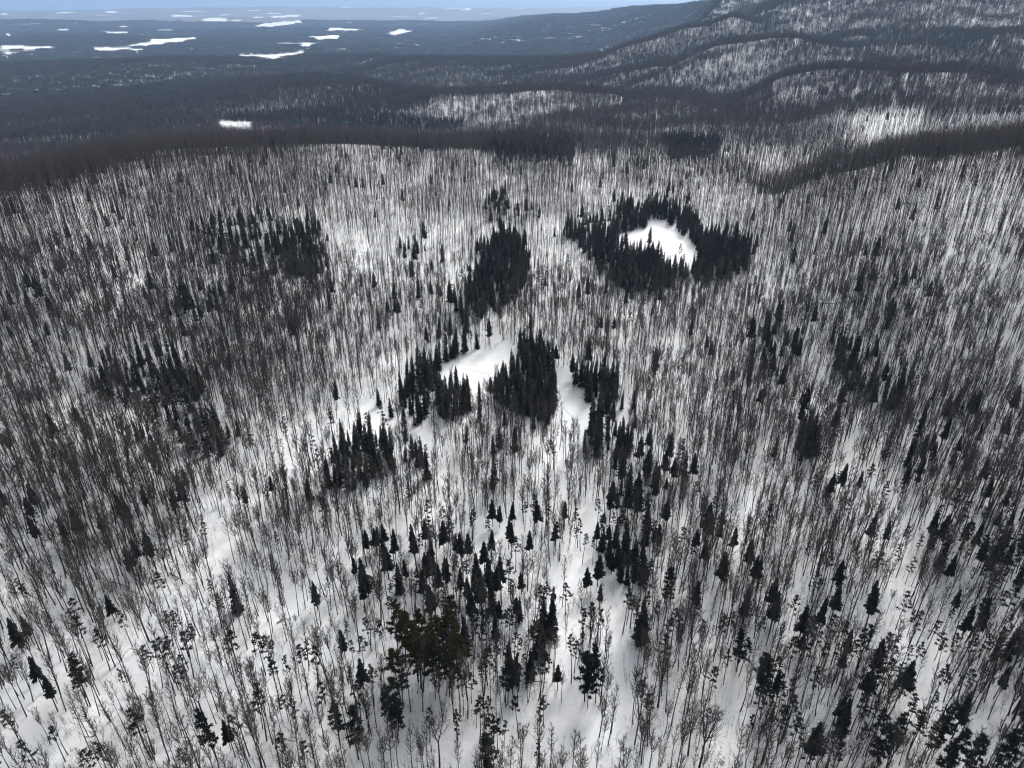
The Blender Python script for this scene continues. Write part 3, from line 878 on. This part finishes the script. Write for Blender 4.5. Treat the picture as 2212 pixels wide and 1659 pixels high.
# conifers and broad trees that stand out singly: crown centres in the photograph
def zpos(ox, oy, lst): return [(ox + a / 3, oy + b / 3) for a, b in lst]
H_SPRUCE = (zpos(0, 1106, [(475,40),(405,120),(200,70),(945,190),(825,280),(870,245),(700,590),(220,1020),(310,1150),(2035,490),(75,740),(170,740)])
 + zpos(737, 1106, [(155,155),(215,140),(240,160),(275,125),(340,160),(270,240),(290,290),(465,190),(585,250),(540,130),(740,220),(780,230),(825,190),(925,250),(970,190),(1085,110),(1105,165),(1225,160),(1390,110),(1170,430),(1130,610),(1020,620),(85,360),(410,370),(560,300),(600,340),(530,420),(870,350),(815,480),(860,420),(905,490),(770,400),(1000,420),(140,510),(170,490),(575,540),(550,360),(620,400),(680,350),(840,560),(660,120),(1660,130),(1740,110),(1780,150),(1800,260),(1760,300),(1980,130),(2060,150),(1670,335),(1680,540),(1405,1050),(1600,410),(125,1000)])
 + zpos(1475, 1106, [(180,60),(235,130),(345,140),(445,230),(150,240),(475,330),(500,390),(270,340),(590,490),(95,510),(1075,840),(1040,1230),(1075,1330),(1875,660),(1965,690),(2130,60),(1330,120),(1640,40),(1700,80),(1840,130),(1910,170),(1960,230),(2110,290),(2080,1070),(1240,60),(1000,560)])
 + zpos(0, 720, [(480,500),(880,640),(910,620),(985,700),(1000,470),(1100,540),(1160,620),(1230,640),(1350,590),(1420,730),(1470,600),(1530,580),(20,1090),(180,1110),(200,1230),(405,1290),(470,1190),(785,1140),(820,1160),(645,1195),(925,1030),(1200,950),(1120,1080),(1480,170),(1755,985),(1580,1030)])
 + zpos(737, 720, [(240,400),(320,480),(895,390),(895,490),(830,440),(1025,670),(1780,600),(1820,640),(1910,540),(1680,600),(1730,620),(1900,430),(1820,430),(1580,710),(415,640),(460,740),(410,760),(515,780),(985,720),(980,1130),(1025,1150),(1105,1175),(1450,1165),(1750,1090),(1790,1090),(1850,1050),(1920,1010),(2040,1010),(1930,1080)])
 + zpos(1475, 720, [(1430,270),(1160,200),(1070,220),(1250,310),(1330,300),(1085,310),(1790,400),(1480,780),(1640,750),(1770,770),(1865,820),(1150,950),(1040,920),(965,960),(1470,880),(1530,930),(1955,900),(1985,1010),(2095,1070),(605,720),(730,60),(775,390)])
 + zpos(1475, 288, [(1430,40),(480,580),(435,690),(550,1200),(980,1290),(1050,1380),(740,1360)])
 + zpos(0, 288, [(1270,700),(1240,560),(970,735),(1105,710),(1175,700),(400,810),(660,940),(2130,1080),(1290,970)])
 + zpos(737, 360, [(435,480),(480,480),(380,480),(655,560),(125,720),(345,880),(635,1030),(670,1010),(810,990),(500,790),(560,1090),(1300,370),(1385,410),(1210,130),(1125,280)]))
H_PINE = (zpos(0, 1106, [(460,640),(505,990),(940,870),(1080,720),(810,730),(1355,440),(30,1290),(650,860),(910,1410),(355,1470),(165,1560),(560,1600),(650,1600),(1380,1540),(1160,1540),(1520,1380),(1800,1570),(1950,1500),(1680,1290),(1170,770),(1240,800),(1490,850),(1680,880),(1735,880),(1980,850),(2025,970),(1855,1000),(1750,970),(1775,1100),(2060,1130),(1880,1230),(1660,1240),(1305,60),(1050,470),(130,490),(990,950),(1120,900),(1200,890),(1180,990),(1100,980),(1160,1080),(1050,880),(530,830),(1440,660),(800,20)])
 + zpos(737, 1106, [(565,90),(700,115),(960,65),(1130,235),(850,55),(1540,80),(1520,100),(1570,220),(1640,220),(1680,120),(1720,200),(1860,80),(1975,340),(1320,540),(1625,680),(1580,730),(1520,900),(1540,860),(1500,940),(2020,1290),(1280,1530),(1320,1260),(1290,1250),(1150,1310),(750,1350),(745,1405),(955,1410),(1005,1400),(1055,1385),(990,1360),(890,1310),(560,1320),(50,1040),(190,1080),(100,1200),(265,780),(860,780),(940,740),(1090,720),(1050,760),(1240,790),(1200,840),(1150,850),(1060,910),(1000,920),(1150,980),(920,1000),(840,1100),(1060,1100),(760,1110),(1210,1090),(950,1210),(870,1250),(1310,1000),(1285,1050),(1840,630),(1930,580),(1970,620),(2060,660),(2160,720),(2190,780),(2120,760),(1700,1060),(1690,690),(60,880),(180,760),(130,860),(30,740),(1460,520),(600,1040),(720,940),(1960,1180),(2100,900)])
 + zpos(1475, 1106, [(240,760),(480,540),(460,580),(320,700),(400,900),(290,990),(860,720),(950,770),(830,740),(1190,840),(1300,860),(1370,860),(1490,880),(1520,920),(1320,1040),(1290,1000),(1440,990),(1670,1090),(1690,930),(1700,790),(1780,800),(1620,780),(1500,680),(1530,700),(1440,590),(1990,800),(1240,1100),(1270,1140),(1180,1120),(1140,1270),(1250,1240),(1490,1230),(1500,1290),(1530,1410),(1580,1350),(740,1390),(710,1490),(940,1480),(1000,1550),(1300,1500),(1290,1390),(1250,1400),(820,1590),(2010,1070),(1700,1250),(160,1310),(660,1370),(450,1370),(870,1110),(640,1190),(700,1150),(560,1250),(490,1240),(1740,130),(1690,150),(2040,180),(2080,280),(2030,400),(1600,200),(1250,130),(1420,220),(1440,190),(1500,300),(780,870),(700,1300),(1130,840),(1060,760),(590,1010),(860,440),(950,350),(1250,300),(1860,900),(1940,1040),(2090,900),(1870,1080),(1420,1130),(1390,1160),(60,680),(130,700),(200,1070),(730,600),(560,640),(620,620)])
 + zpos(0, 720, [(1835,580),(1860,650),(1650,750),(1820,690),(2140,580),(2020,670),(1985,770),(1570,1050),(1600,1090),(1720,990),(1855,1080),(1305,1220),(1190,1280),(2110,1150),(2140,820),(2180,870),(1730,620),(1480,960),(220,140),(300,160),(2050,830)])
 + zpos(737, 720, [(550,1160),(670,1190),(845,1210),(955,1225),(700,1275),(565,1250),(1190,1160),(1260,1150),(1320,1200),(1390,1290),(1670,1150),(1350,745),(300,620),(1560,1245),(1690,1240),(550,770),(430,1000),(990,850),(1400,610)])
 + zpos(1475, 720, [(880,410),(655,540),(720,380),(990,690),(1070,1120),(1300,1040),(1400,1060),(840,1010),(900,900),(850,780),(880,760),(1215,880),(1235,940),(1020,900),(1370,650),(1320,640),(1780,1110),(560,1200),(130,1110),(210,1160)]))
H_BIG = (zpos(0, 1106, [(520,1100),(1345,1410),(2180,1370)]) + zpos(737, 1106, [(1590,1050),(1610,1110),(1660,1080),(1640,1000),(970,1560),(85,1420),(2130,480),(310,1280),(350,1310),(680,660),(1080,1080)])
 + zpos(1475, 1106, [(520,1030),(530,1080),(380,880),(1700,1380),(1390,1420),(1790,1540),(1900,1590),(1740,1620),(2110,1560),(2190,1500),(1650,1460),(1310,1560),(2200,1300)]))
H_OLIVE = zpos(737, 1106, [(350,720),(440,745),(490,760),(480,880),(365,1030),(580,850),(640,800),(660,890),(755,870),(690,990),(500,950),(400,800),(720,800),(600,930)])
H_GRAND = zpos(1475, 1106, [(560,1430),(150,1440),(70,1380),(930,190)]) + zpos(0, 1106, [(900,640),(1280,1180),(520,430)]) + zpos(737, 1106, [(2080,1060),(620,1450)])
gp = np.random.default_rng(99)
hand_xy = []
for lst, kind, h0, cfrac, s0, s1 in (([q for q in H_SPRUCE if q[1] >= 1000], 'spire', 14.0, .68, .62, 1.0), ([q for q in H_SPRUCE if q[1] < 1000], 'spruce', 11.5, .55, .7, 1.0), (H_PINE, 'pine', 12.5, .76, .75, 1.1), (H_BIG, 'bigpine', 15.0, .62, .85, 1.1), (H_OLIVE, 'olive', 17.0, .62, .95, 1.15), (H_GRAND, 'grand', 18.0, .6, .95, 1.1)):
    pts = np.array(lst, float)
    s = gp.uniform(s0, s1, len(pts))
    if kind == 'spruce': s = s * np.where(pts[:, 1] < 1106, .95, 1.0)
    X, Y = ground_at(pts[:, 0], pts[:, 1], h0 * cfrac * s)
    Z = zfun(X, Y)
    for i in range(len(pts)):
        nv = len(protos[kind])
        near.append((kind, int(gp.integers(nv)), X[i], Y[i], Z[i], gp.uniform(0, 6.28), s[i] * gp.uniform(.88, 1.12), s[i], True))
        hand_xy.append((X[i], Y[i]))
hand_xy = np.array(hand_xy)

# --- woods around the camera, tree by tree
X, Y, Z, px, py, kp, cn, st, op, op0, g = cand(60, 1150, 2.95, 1)
clumpy = fbm(X / 38, Y / 38, 51, 3)
gaps = fbm(X / 13, Y / 13, 61, 2)
dens = .95 * kp * np.clip(.25 + 1.4 * clumpy, .25, 1.2) * np.where(gaps < .30, .25, 1.0)
dens = np.where(cn >= 0, (.62 * cn + (1 - cn) * dens) * st * np.clip(.45 + 1.1 * fbm(X / 11, Y / 11, 66, 2), .5, 1.15), dens * st)
r = np.hypot(X, Y)
take = (g.random(len(X)) < dens) & ~op0
X, Y, Z, cn, px, py, r, op = X[take], Y[take], Z[take], cn[take], px[take], py[take], r[take], op[take]
st = lookup(px, py)[2]
st = np.where((px > 0) & (px < VW) & (cn < 0), st, 1)
stray = .012 + .05 * np.clip((fbm(X / 55, Y / 55, 71, 2) - .55) * 4, 0, 1)
stray = np.where(py > 1000, stray * 1.2, stray)
isc = g.random(len(X)) < np.where(cn >= 0, cn, stray)
keep = ~op | (isc & (cn >= .3))
X, Y, Z, cn, px, py, r, isc, st = X[keep], Y[keep], Z[keep], cn[keep], px[keep], py[keep], r[keep], isc[keep], st[keep]
u = g.random(len(X))
pine_share = np.where(cn >= .6, .12, np.where(py > 1150, .62, .25))
kind = np.where(isc, np.where(u < pine_share, 2, 1), 0)
snowy = (isc & (kind == 1) & (((px > 330) & (px < 500) & (py > 860) & (py < 990)) | (g.random(len(X)) < .05)))
size = np.where(kind == 0, np.clip(g.normal(.94, .16, len(X)), .5, 1.25), np.where(kind == 1, np.clip(g.normal(.92, .2, len(X)), .45, 1.3), np.clip(g.normal(.86, .17, len(X)), .45, 1.2)))
# small trees among the bare ones
sm = (kind == 0) & (g.random(len(X)) < .16); size = np.where(sm, size * g.uniform(.4, .7, len(X)), size)
wid = size * g.uniform(.85, 1.15, len(X)) * np.where(kind == 0, np.clip(st ** .8, 1, 1.5), 1)
for i in np.nonzero(hand_xy.shape[0])[0]: pass
auto_kind = np.array(['bare', 'spruce', 'pine'])[kind]
rot = g.uniform(0, 6.283, len(X))

IN = (px > 4) & (px < VW - 4) & (py < VH + 60)
LIMIT = 300
chosen = []       # individuals
rest = {}
hand_by = {}
for t in near: hand_by.setdefault(t[0], []).append(t)
def camd(x, y, z): return math.sqrt(x * x + y * y + (z - HCAM) ** 2)
for k in ('bare', 'spruce', 'pine'):
    idx = np.nonzero(auto_kind == k)[0]
    pool = []
    for i in idx:
        kk = 'spruce_snowy' if (k == 'spruce' and snowy[i]) else 'spire' if (k == 'spruce' and (cn[i] < .45) and g.random() < .8) else k
        pool.append((camd(X[i], Y[i], Z[i]) / max(size[i], .3) ** .5 + (0 if IN[i] else 1e6), (kk, int(g.integers(len(protos[kk]))), X[i], Y[i], Z[i], rot[i], wid[i], size[i], False)))
    extra = {'bare': ['grand'], 'spruce': ['spruce', 'spire'], 'pine': ['pine', 'bigpine']}[k]
    for e in extra:
        for t in hand_by.get(e, []): pool.append((camd(t[2], t[3], t[4]) * (.5 if e in ('grand', 'bigpine') else .9), t))
    pool.sort(key=lambda p: p[0])
    chosen += [p[1] for p in pool[:LIMIT]]
    for _, t in pool[LIMIT:]: rest.setdefault(t[0], []).append(t)
chosen += hand_by.get('olive', [])

def unpack(lst):
    a = np.array([(t[2], t[3], t[4], t[6], t[7], t[1]) for t in lst])
    return a[:, 0], a[:, 1], a[:, 2], np.stack([a[:, 3], a[:, 3], a[:, 4]], 1), a[:, 5].astype(int)

b = rest['bare']
bx, by, bz, bs, bv = unpack(b)
br = np.hypot(bx, by)
vis = visible(bx, by, bz, 22)
k1 = vis & (br < 420)
scatter("bare_woods", "leafless grey hardwoods filling the near slopes", [p['whole'] for p in protos['bare']], bx[k1], by[k1], bz[k1], bs[k1], bv[k1])
k2 = vis & (br >= 420)
scatter("bare_slope_woods", "leafless hardwoods on the slopes up to the first crest", [p['whole'] for p in protos['bare_mid']], bx[k2], by[k2], bz[k2], bs[k2], bv[k2] % len(protos['bare_mid']))
for kk, nm, lb in (('spruce', "spruce_woods", "dark spruces of the stands around the ponds and on the slopes"), ('spruce_snowy', "snowy_spruce_woods", "spruces with snow on their boughs"), ('spire', "spire_woods", "spruces with bare lower trunks poking from the hardwoods"), ('pine', "pine_woods", "dark tufted pines scattered through the woods"), ('bigpine', 'pine_grove', 'broad pines'), ('grand', 'broad_woods', 'broad bare trees')):
    if rest.get(kk):
        x_, y_, z_, s_, v_ = unpack(rest[kk])
        scatter(nm, lb, [p['whole'] for p in protos[kk]], x_, y_, z_, s_, v_)

# --- saplings and brush under the hardwoods
X, Y, Z, px, py, kp, cn, st, op, op0, g = cand(60, 760, 3.5, 2)
t = (g.random(len(X)) < np.clip(1.25 * kp ** 1.3 * np.clip(fbm(X / 30, Y / 30, 81, 3) * 2 - .25, .1, 1), 0, 1) * np.where(cn > .6, .4, 1)) & ~op
t &= visible(X, Y, Z, 5)
t &= (np.hypot(X, Y) < 330) | (g.random(len(X)) < .62)
sz_ = g.uniform(.7, 1.15, t.sum())
scatter("brush", "leafless saplings and brush under the hardwoods", [p['whole'] for p in protos['brush']], X[t], Y[t], Z[t], np.stack([sz_ * 1.05, sz_ * 1.05, sz_], 1), g.integers(0, 6, t.sum()))

# --- hills behind the first crest: clumps of trees, then stands, then blocks of forest
def far_forms(X, Y, n, kind, g):
    step = {'clump': 3, 'stand': 3, 'block': 2}[kind]
    red = [i for i in range(n) if i % step == 0]; grey = [i for i in range(n) if i % step]
    f = fbm(X / 210, Y / 210, 133, 2) + g.normal(0, .04, len(X))
    return np.where(f > .56, np.array(red)[g.integers(0, len(red), len(X))], np.array(grey)[g.integers(0, len(grey), len(X))])
def far_zone(r0, r1, spacing, seed, bare_kind, con_kinds, name, hmul, thin_noise, scale=1.0):
    X, Y, Z, px, py, kp, cn, st, op, op0, g = cand(r0, r1, spacing, seed)
    vis = visible(X, Y, Z, 25)
    cl = fbm(X / 170, Y / 170, seed + 5, 3)
    dn = np.clip(kp * (thin_noise[0] + thin_noise[1] * cl), 0, 1)
    dn = np.where(cn >= 0, np.clip(.95 * st, 0, 1), dn)
    if r0 > 5000:
        meadow = fbm(X / 900, Y / 420, 77, 2) > .83
        dn = np.where(meadow, 0, dn)
    t = vis & (g.random(len(X)) < dn) & ~op
    X, Y, Z, cn, px, py = X[t], Y[t], Z[t], cn[t], px[t], py[t]
    patch = np.clip((fbm(X / 240, Y / 240, seed + 9, 3) - .52) * 5, 0, .6)
    isc = g.random(len(X)) < np.where(cn >= 0, cn, .03 + patch * .5)
    s = g.uniform(.85, 1.15, len(X)) * scale
    sc = np.stack([s, s, s * g.uniform(.9, 1.12, len(X)) * hmul], 1)
    k = ~isc
    scatter(name + "_hardwoods", f"far leafless woods, {name.replace('_', ' ')}", [p['whole'] for p in protos[bare_kind]], X[k], Y[k], Z[k], sc[k], far_forms(X[k], Y[k], len(protos[bare_kind]), bare_kind, g), .01)
    if con_kinds:
        snowy = isc & (px > 1780) & (py < 220) & (len(con_kinds) > 1)
        k = isc & ~snowy
        scatter(name + "_conifers", f"far dark conifers, {name.replace('_', ' ')}", [p['whole'] for p in protos[con_kinds[0]]], X[k], Y[k], Z[k], sc[k], g.integers(0, len(protos[con_kinds[0]]), k.sum()), .01)
        if snowy.any():
            scatter(name + "_snowy_conifers", "snow dusted conifers high on the far mountainside", [p['whole'] for p in protos[con_kinds[1]]], X[snowy], Y[snowy], Z[snowy], sc[snowy], g.integers(0, len(protos[con_kinds[1]]), snowy.sum()), .01)
far_zone(1150, 3300, 8.2, 101, 'clump', ['spruce_clump', 'spruce_clump_snowy'], "second_ridge", 1.0, (.42, 1.15))
far_zone(3300, 6000, 19.0, 102, 'stand', ['spruce_stand'], "valley_forest", 1.0, (.95, .4))
far_zone(6000, 15000, 72.0, 103, 'block', None, "plain_forest", 1.0, (.95, .3))

# ------------------------------------------------------------------ single trees with their parts
NAMES = {'bare': 'bare_hardwood_tree', 'grand': 'bare_hardwood_tree', 'spruce': 'spruce_tree', 'spruce_snowy': 'spruce_tree', 'spire': 'spruce_tree', 'pine': 'pine_tree', 'bigpine': 'pine_tree', 'olive': 'olive_pine_tree'}
def build_tree(t):
    kind, v, x, y, z, rz, sx, sz, hand = t
    pr = protos[kind][v]
    e = bpy.data.objects.new(NAMES[kind], None)
    e.empty_display_size = 1
    e.location = (x, y, z); e.rotation_euler = (random.gauss(0, .02), random.gauss(0, .02), rz); e.scale = (sx, sx, sz)
    link(e)
    for nm in ('trunk', 'crown', 'snow'):
        if pr.get(nm):
            c = bpy.data.objects.new(nm, pr[nm]); c.parent = e; link(c)
    e["category"] = {'bare': 'bare tree', 'grand': 'bare tree', 'spruce': 'spruce', 'spire': 'spruce', 'spruce_snowy': 'spruce'}.get(kind, 'pine')
    return e

LAND = [  # landmarks one can find, in 2212 x 1659 positions
 ("the snowy track", 1340, 1450), ("the track's bottom end", 1340, 1620), ("the track's top end", 1280, 1200), ("the olive pine clump", 920, 1400),
 ("the bottom snow strip", 930, 1610), ("the bottom left corner", 60, 1620), ("the left edge", 40, 1300), ("the left snow patch", 465, 1160),
 ("the olive clump's gap", 780, 1425), ("the lower right thicket", 1800, 1520), ("the bottom right snow gap", 2125, 1610), ("the right edge", 2180, 1250),
 ("the lower right gap", 2010, 1455), ("the long central pond", 1030, 790), ("the upper ringed pond", 1430, 530), ("the snow hollow", 1250, 870),
 ("the central snow gap", 1090, 1155), ("the right slope lane", 1900, 1070), ("the left slope stand", 300, 810), ("the track top spruces", 1330, 1190),
 ("the lower left open woods", 350, 1450), ("the olive pines' thicket", 1100, 1390), ("the woods by track", 1480, 1560), ("the lower left spruces", 285, 1190),
 ("the woods beside right lane", 1650, 1180), ("the upper central stand", 1070, 580), ("the west stand", 780, 970), ("the west clearing", 820, 890),
 ("the pond's west spruces", 900, 840), ("the pond's east spruces", 1150, 800), ("the hollow's lower spruces", 1330, 950), ("the lower left corner", 200, 1560), ("the mid left woods", 640, 1350),
 ("the bottom left woods", 560, 1600), ("the right slope clump", 1860, 800), ("the right lane's lower end", 1960, 1330), ("the lane's left pines", 1750, 950),
]
LA = np.array([(a, b) for _, a, b in LAND], float)
seen = {}
for t in chosen:
    e = build_tree(t)
    kind, v, x, y, z, rz, sx, sz, hand = t
    px_, py_ = project(np.array([x]), np.array([y]), np.array([z + 8]))
    px_, py_ = float(px_[0]), float(py_[0])
    d = np.hypot(LA[:, 0] - px_, LA[:, 1] - py_)
    li = int(d.argmin())
    lname, lx, ly = LAND[li]
    ddx, ddy = px_ - lx, py_ - ly
    rel = "beside" if d[li] < 45 else ("right of" if ddx > abs(ddy) else "left of" if -ddx > abs(ddy) else "below" if ddy > 0 else "above")
    if kind == 'bare':
        form, h = BARE_FORMS[v]
        hh = h * sz
        size_w = "tall" if hh > 17.2 else "short" if hh < 11.5 else "middling"
        base = f"{size_w} {form} leafless tree"
    elif kind == 'grand': base = "broad wide limbed leafless tree"
    elif kind in ('spruce', 'spruce_snowy'):
        base = ("snow dusted " if kind != 'spruce' else "") + ("tall" if sz > 1.02 else "small" if sz < .78 else "middling") + " dark pointed spruce"
    elif kind == 'spire': base = ('tall' if sz > .85 else 'small' if sz < .68 else 'middling') + ' bare trunked spruce'
    elif kind == 'pine': base = ("tall" if sz > .98 else "small" if sz < .72 else "middling") + " tufted dark pine"
    elif kind == 'bigpine': base = "broad dark pine"
    else: base = "round olive green pine"
    key = f"{base} {rel} {lname}"
    seen.setdefault(key, []).append((px_, py_, e))
NUM = ["", "one", "two", "three", "four", "five", "six", "seven", "eight", "nine"]
ORD = ["", "", "second", "third", "fourth", "fifth", "sixth", "seventh", "eighth"]
def place(i, n):
    if n == 1: return ""
    if i == 0: return f", leftmost of {NUM[n]}"
    if i == n - 1: return f", rightmost of {NUM[n]}"
    return f", {ORD[i + 1]} from left of {NUM[n]}"
for key, lst in seen.items():
    lst.sort(key=lambda q: q[0])
    for i, (a, b_, e) in enumerate(lst):
        lab = key + (place(i, len(lst)) if len(lst) < 10 else "")
        e["label"] = lab if len(lab.split()) <= 16 else lab.replace(" from left of", " of")
        e["group"] = key + " group" if len(lst) >= 10 else {'bare_hardwood_tree': 'single bare hardwoods', 'spruce_tree': 'single spruces', 'pine_tree': 'single pines', 'olive_pine_tree': 'olive green pine clump'}[e.name.split('.')[0]]

# ------------------------------------------------------------------ fallen trees
def fallen(p0, p1, label, arch=0.0, r0=.17):
    (ax, bx_), (ay, by_) = ground_at([p0[0], p1[0]], [p0[1], p1[1]])
    n = 7
    tr = MB(); br_ = MB()
    pts = []
    for i in range(n):
        u = i / (n - 1); x = ax + (bx_ - ax) * u; y = ay + (by_ - ay) * u
        pts.append(np.array([x, y, float(zfun(np.array([x]), np.array([y]))[0]) + .2 + arch * math.sin(math.pi * u)]))
    o0 = pts[0].copy()
    pts = [p - o0 for p in pts]
    tr.tube(pts, [r0 * (1 - .75 * i / (n - 1)) for i in range(n)], 6)
    R = np.random.default_rng(int(p0[0]))
    for i in range(12):
        u = R.uniform(.45, 1); k = min(int(u * (n - 1)), n - 2)
        q = pts[k] + (pts[k + 1] - pts[k]) * (u * (n - 1) - k)
        d = pts[-1] - pts[0]; a = math.atan2(d[1], d[0]) + R.choice([-1, 1]) * R.uniform(.4, .9)
        br_.tube([q, q + dirv(a, R.uniform(.1, .8)) * R.uniform(.8, 2.2)], [.04, .01], 3)
    e = bpy.data.objects.new("fallen_tree", None); e.location = o0; link(e)
    for nm, B in (("trunk", tr), ("branches", br_)):
        c = bpy.data.objects.new(nm, B.build("fallen_" + nm, [M_LOG])); c.parent = e; link(c)
    e["label"] = label; e["category"] = "fallen tree"; e["group"] = "fallen trees"
fallen((237, 1258), (294, 1282), "arched fallen stem below the small spruces on lower left slope", 1.0, .12)
fallen((367, 1238), (414, 1270), "straight fallen trunk lying right of the lower left spruces", .2)
fallen((1772, 656), (1852, 651), "long fallen trunk lying level on the right slope", .1, .2)
fallen((1948, 441), (1996, 437), "fallen trunk high on the right slope under the crest", .1, .2)
fallen((598, 1347), (617, 1338), "short fallen log on snow left of the olive pines", .1, .18)
fallen((1150, 1474), (1178, 1477), "fallen stem at the lower edge of the mixed thicket", .3, .14)

# ------------------------------------------------------------------ the air
zmin, zmax = float(GZ.min()), float(GZ.max())
b0, b1 = np.array([-47500, -47500, zmin - 1.0]), np.array([47500, 47500, max(zmax + 30, HCAM + 25)])
hv = [(x, y, z) for z in (b0[2], b1[2]) for y in (b0[1], b1[1]) for x in (b0[0], b1[0])]
hf = [(0, 2, 3, 1), (4, 5, 7, 6), (0, 1, 5, 4), (2, 6, 7, 3), (0, 4, 6, 2), (1, 3, 7, 5)]
mh = bpy.data.materials.new("haze_air"); mh.use_nodes = True
nt = mh.node_tree
nt.nodes.remove(nt.nodes["Principled BSDF"])
pv = nt.nodes.new("ShaderNodeVolumePrincipled")
pv.inputs['Color'].default_value = (*HAZE_COLOR, 1); pv.inputs['Density'].default_value = HAZE_DENSITY; pv.inputs['Anisotropy'].default_value = .2
nt.links.new(pv.outputs[0], nt.nodes["Material Output"].inputs['Volume'])
ho = bpy.data.objects.new("haze", mesh_from("haze", hv, hf, [mh])); ho["kind"] = "stuff"; ho["label"] = "thin blue winter haze over hills and plain"
link(ho)
print("individuals", len(chosen), "labels", len(seen))
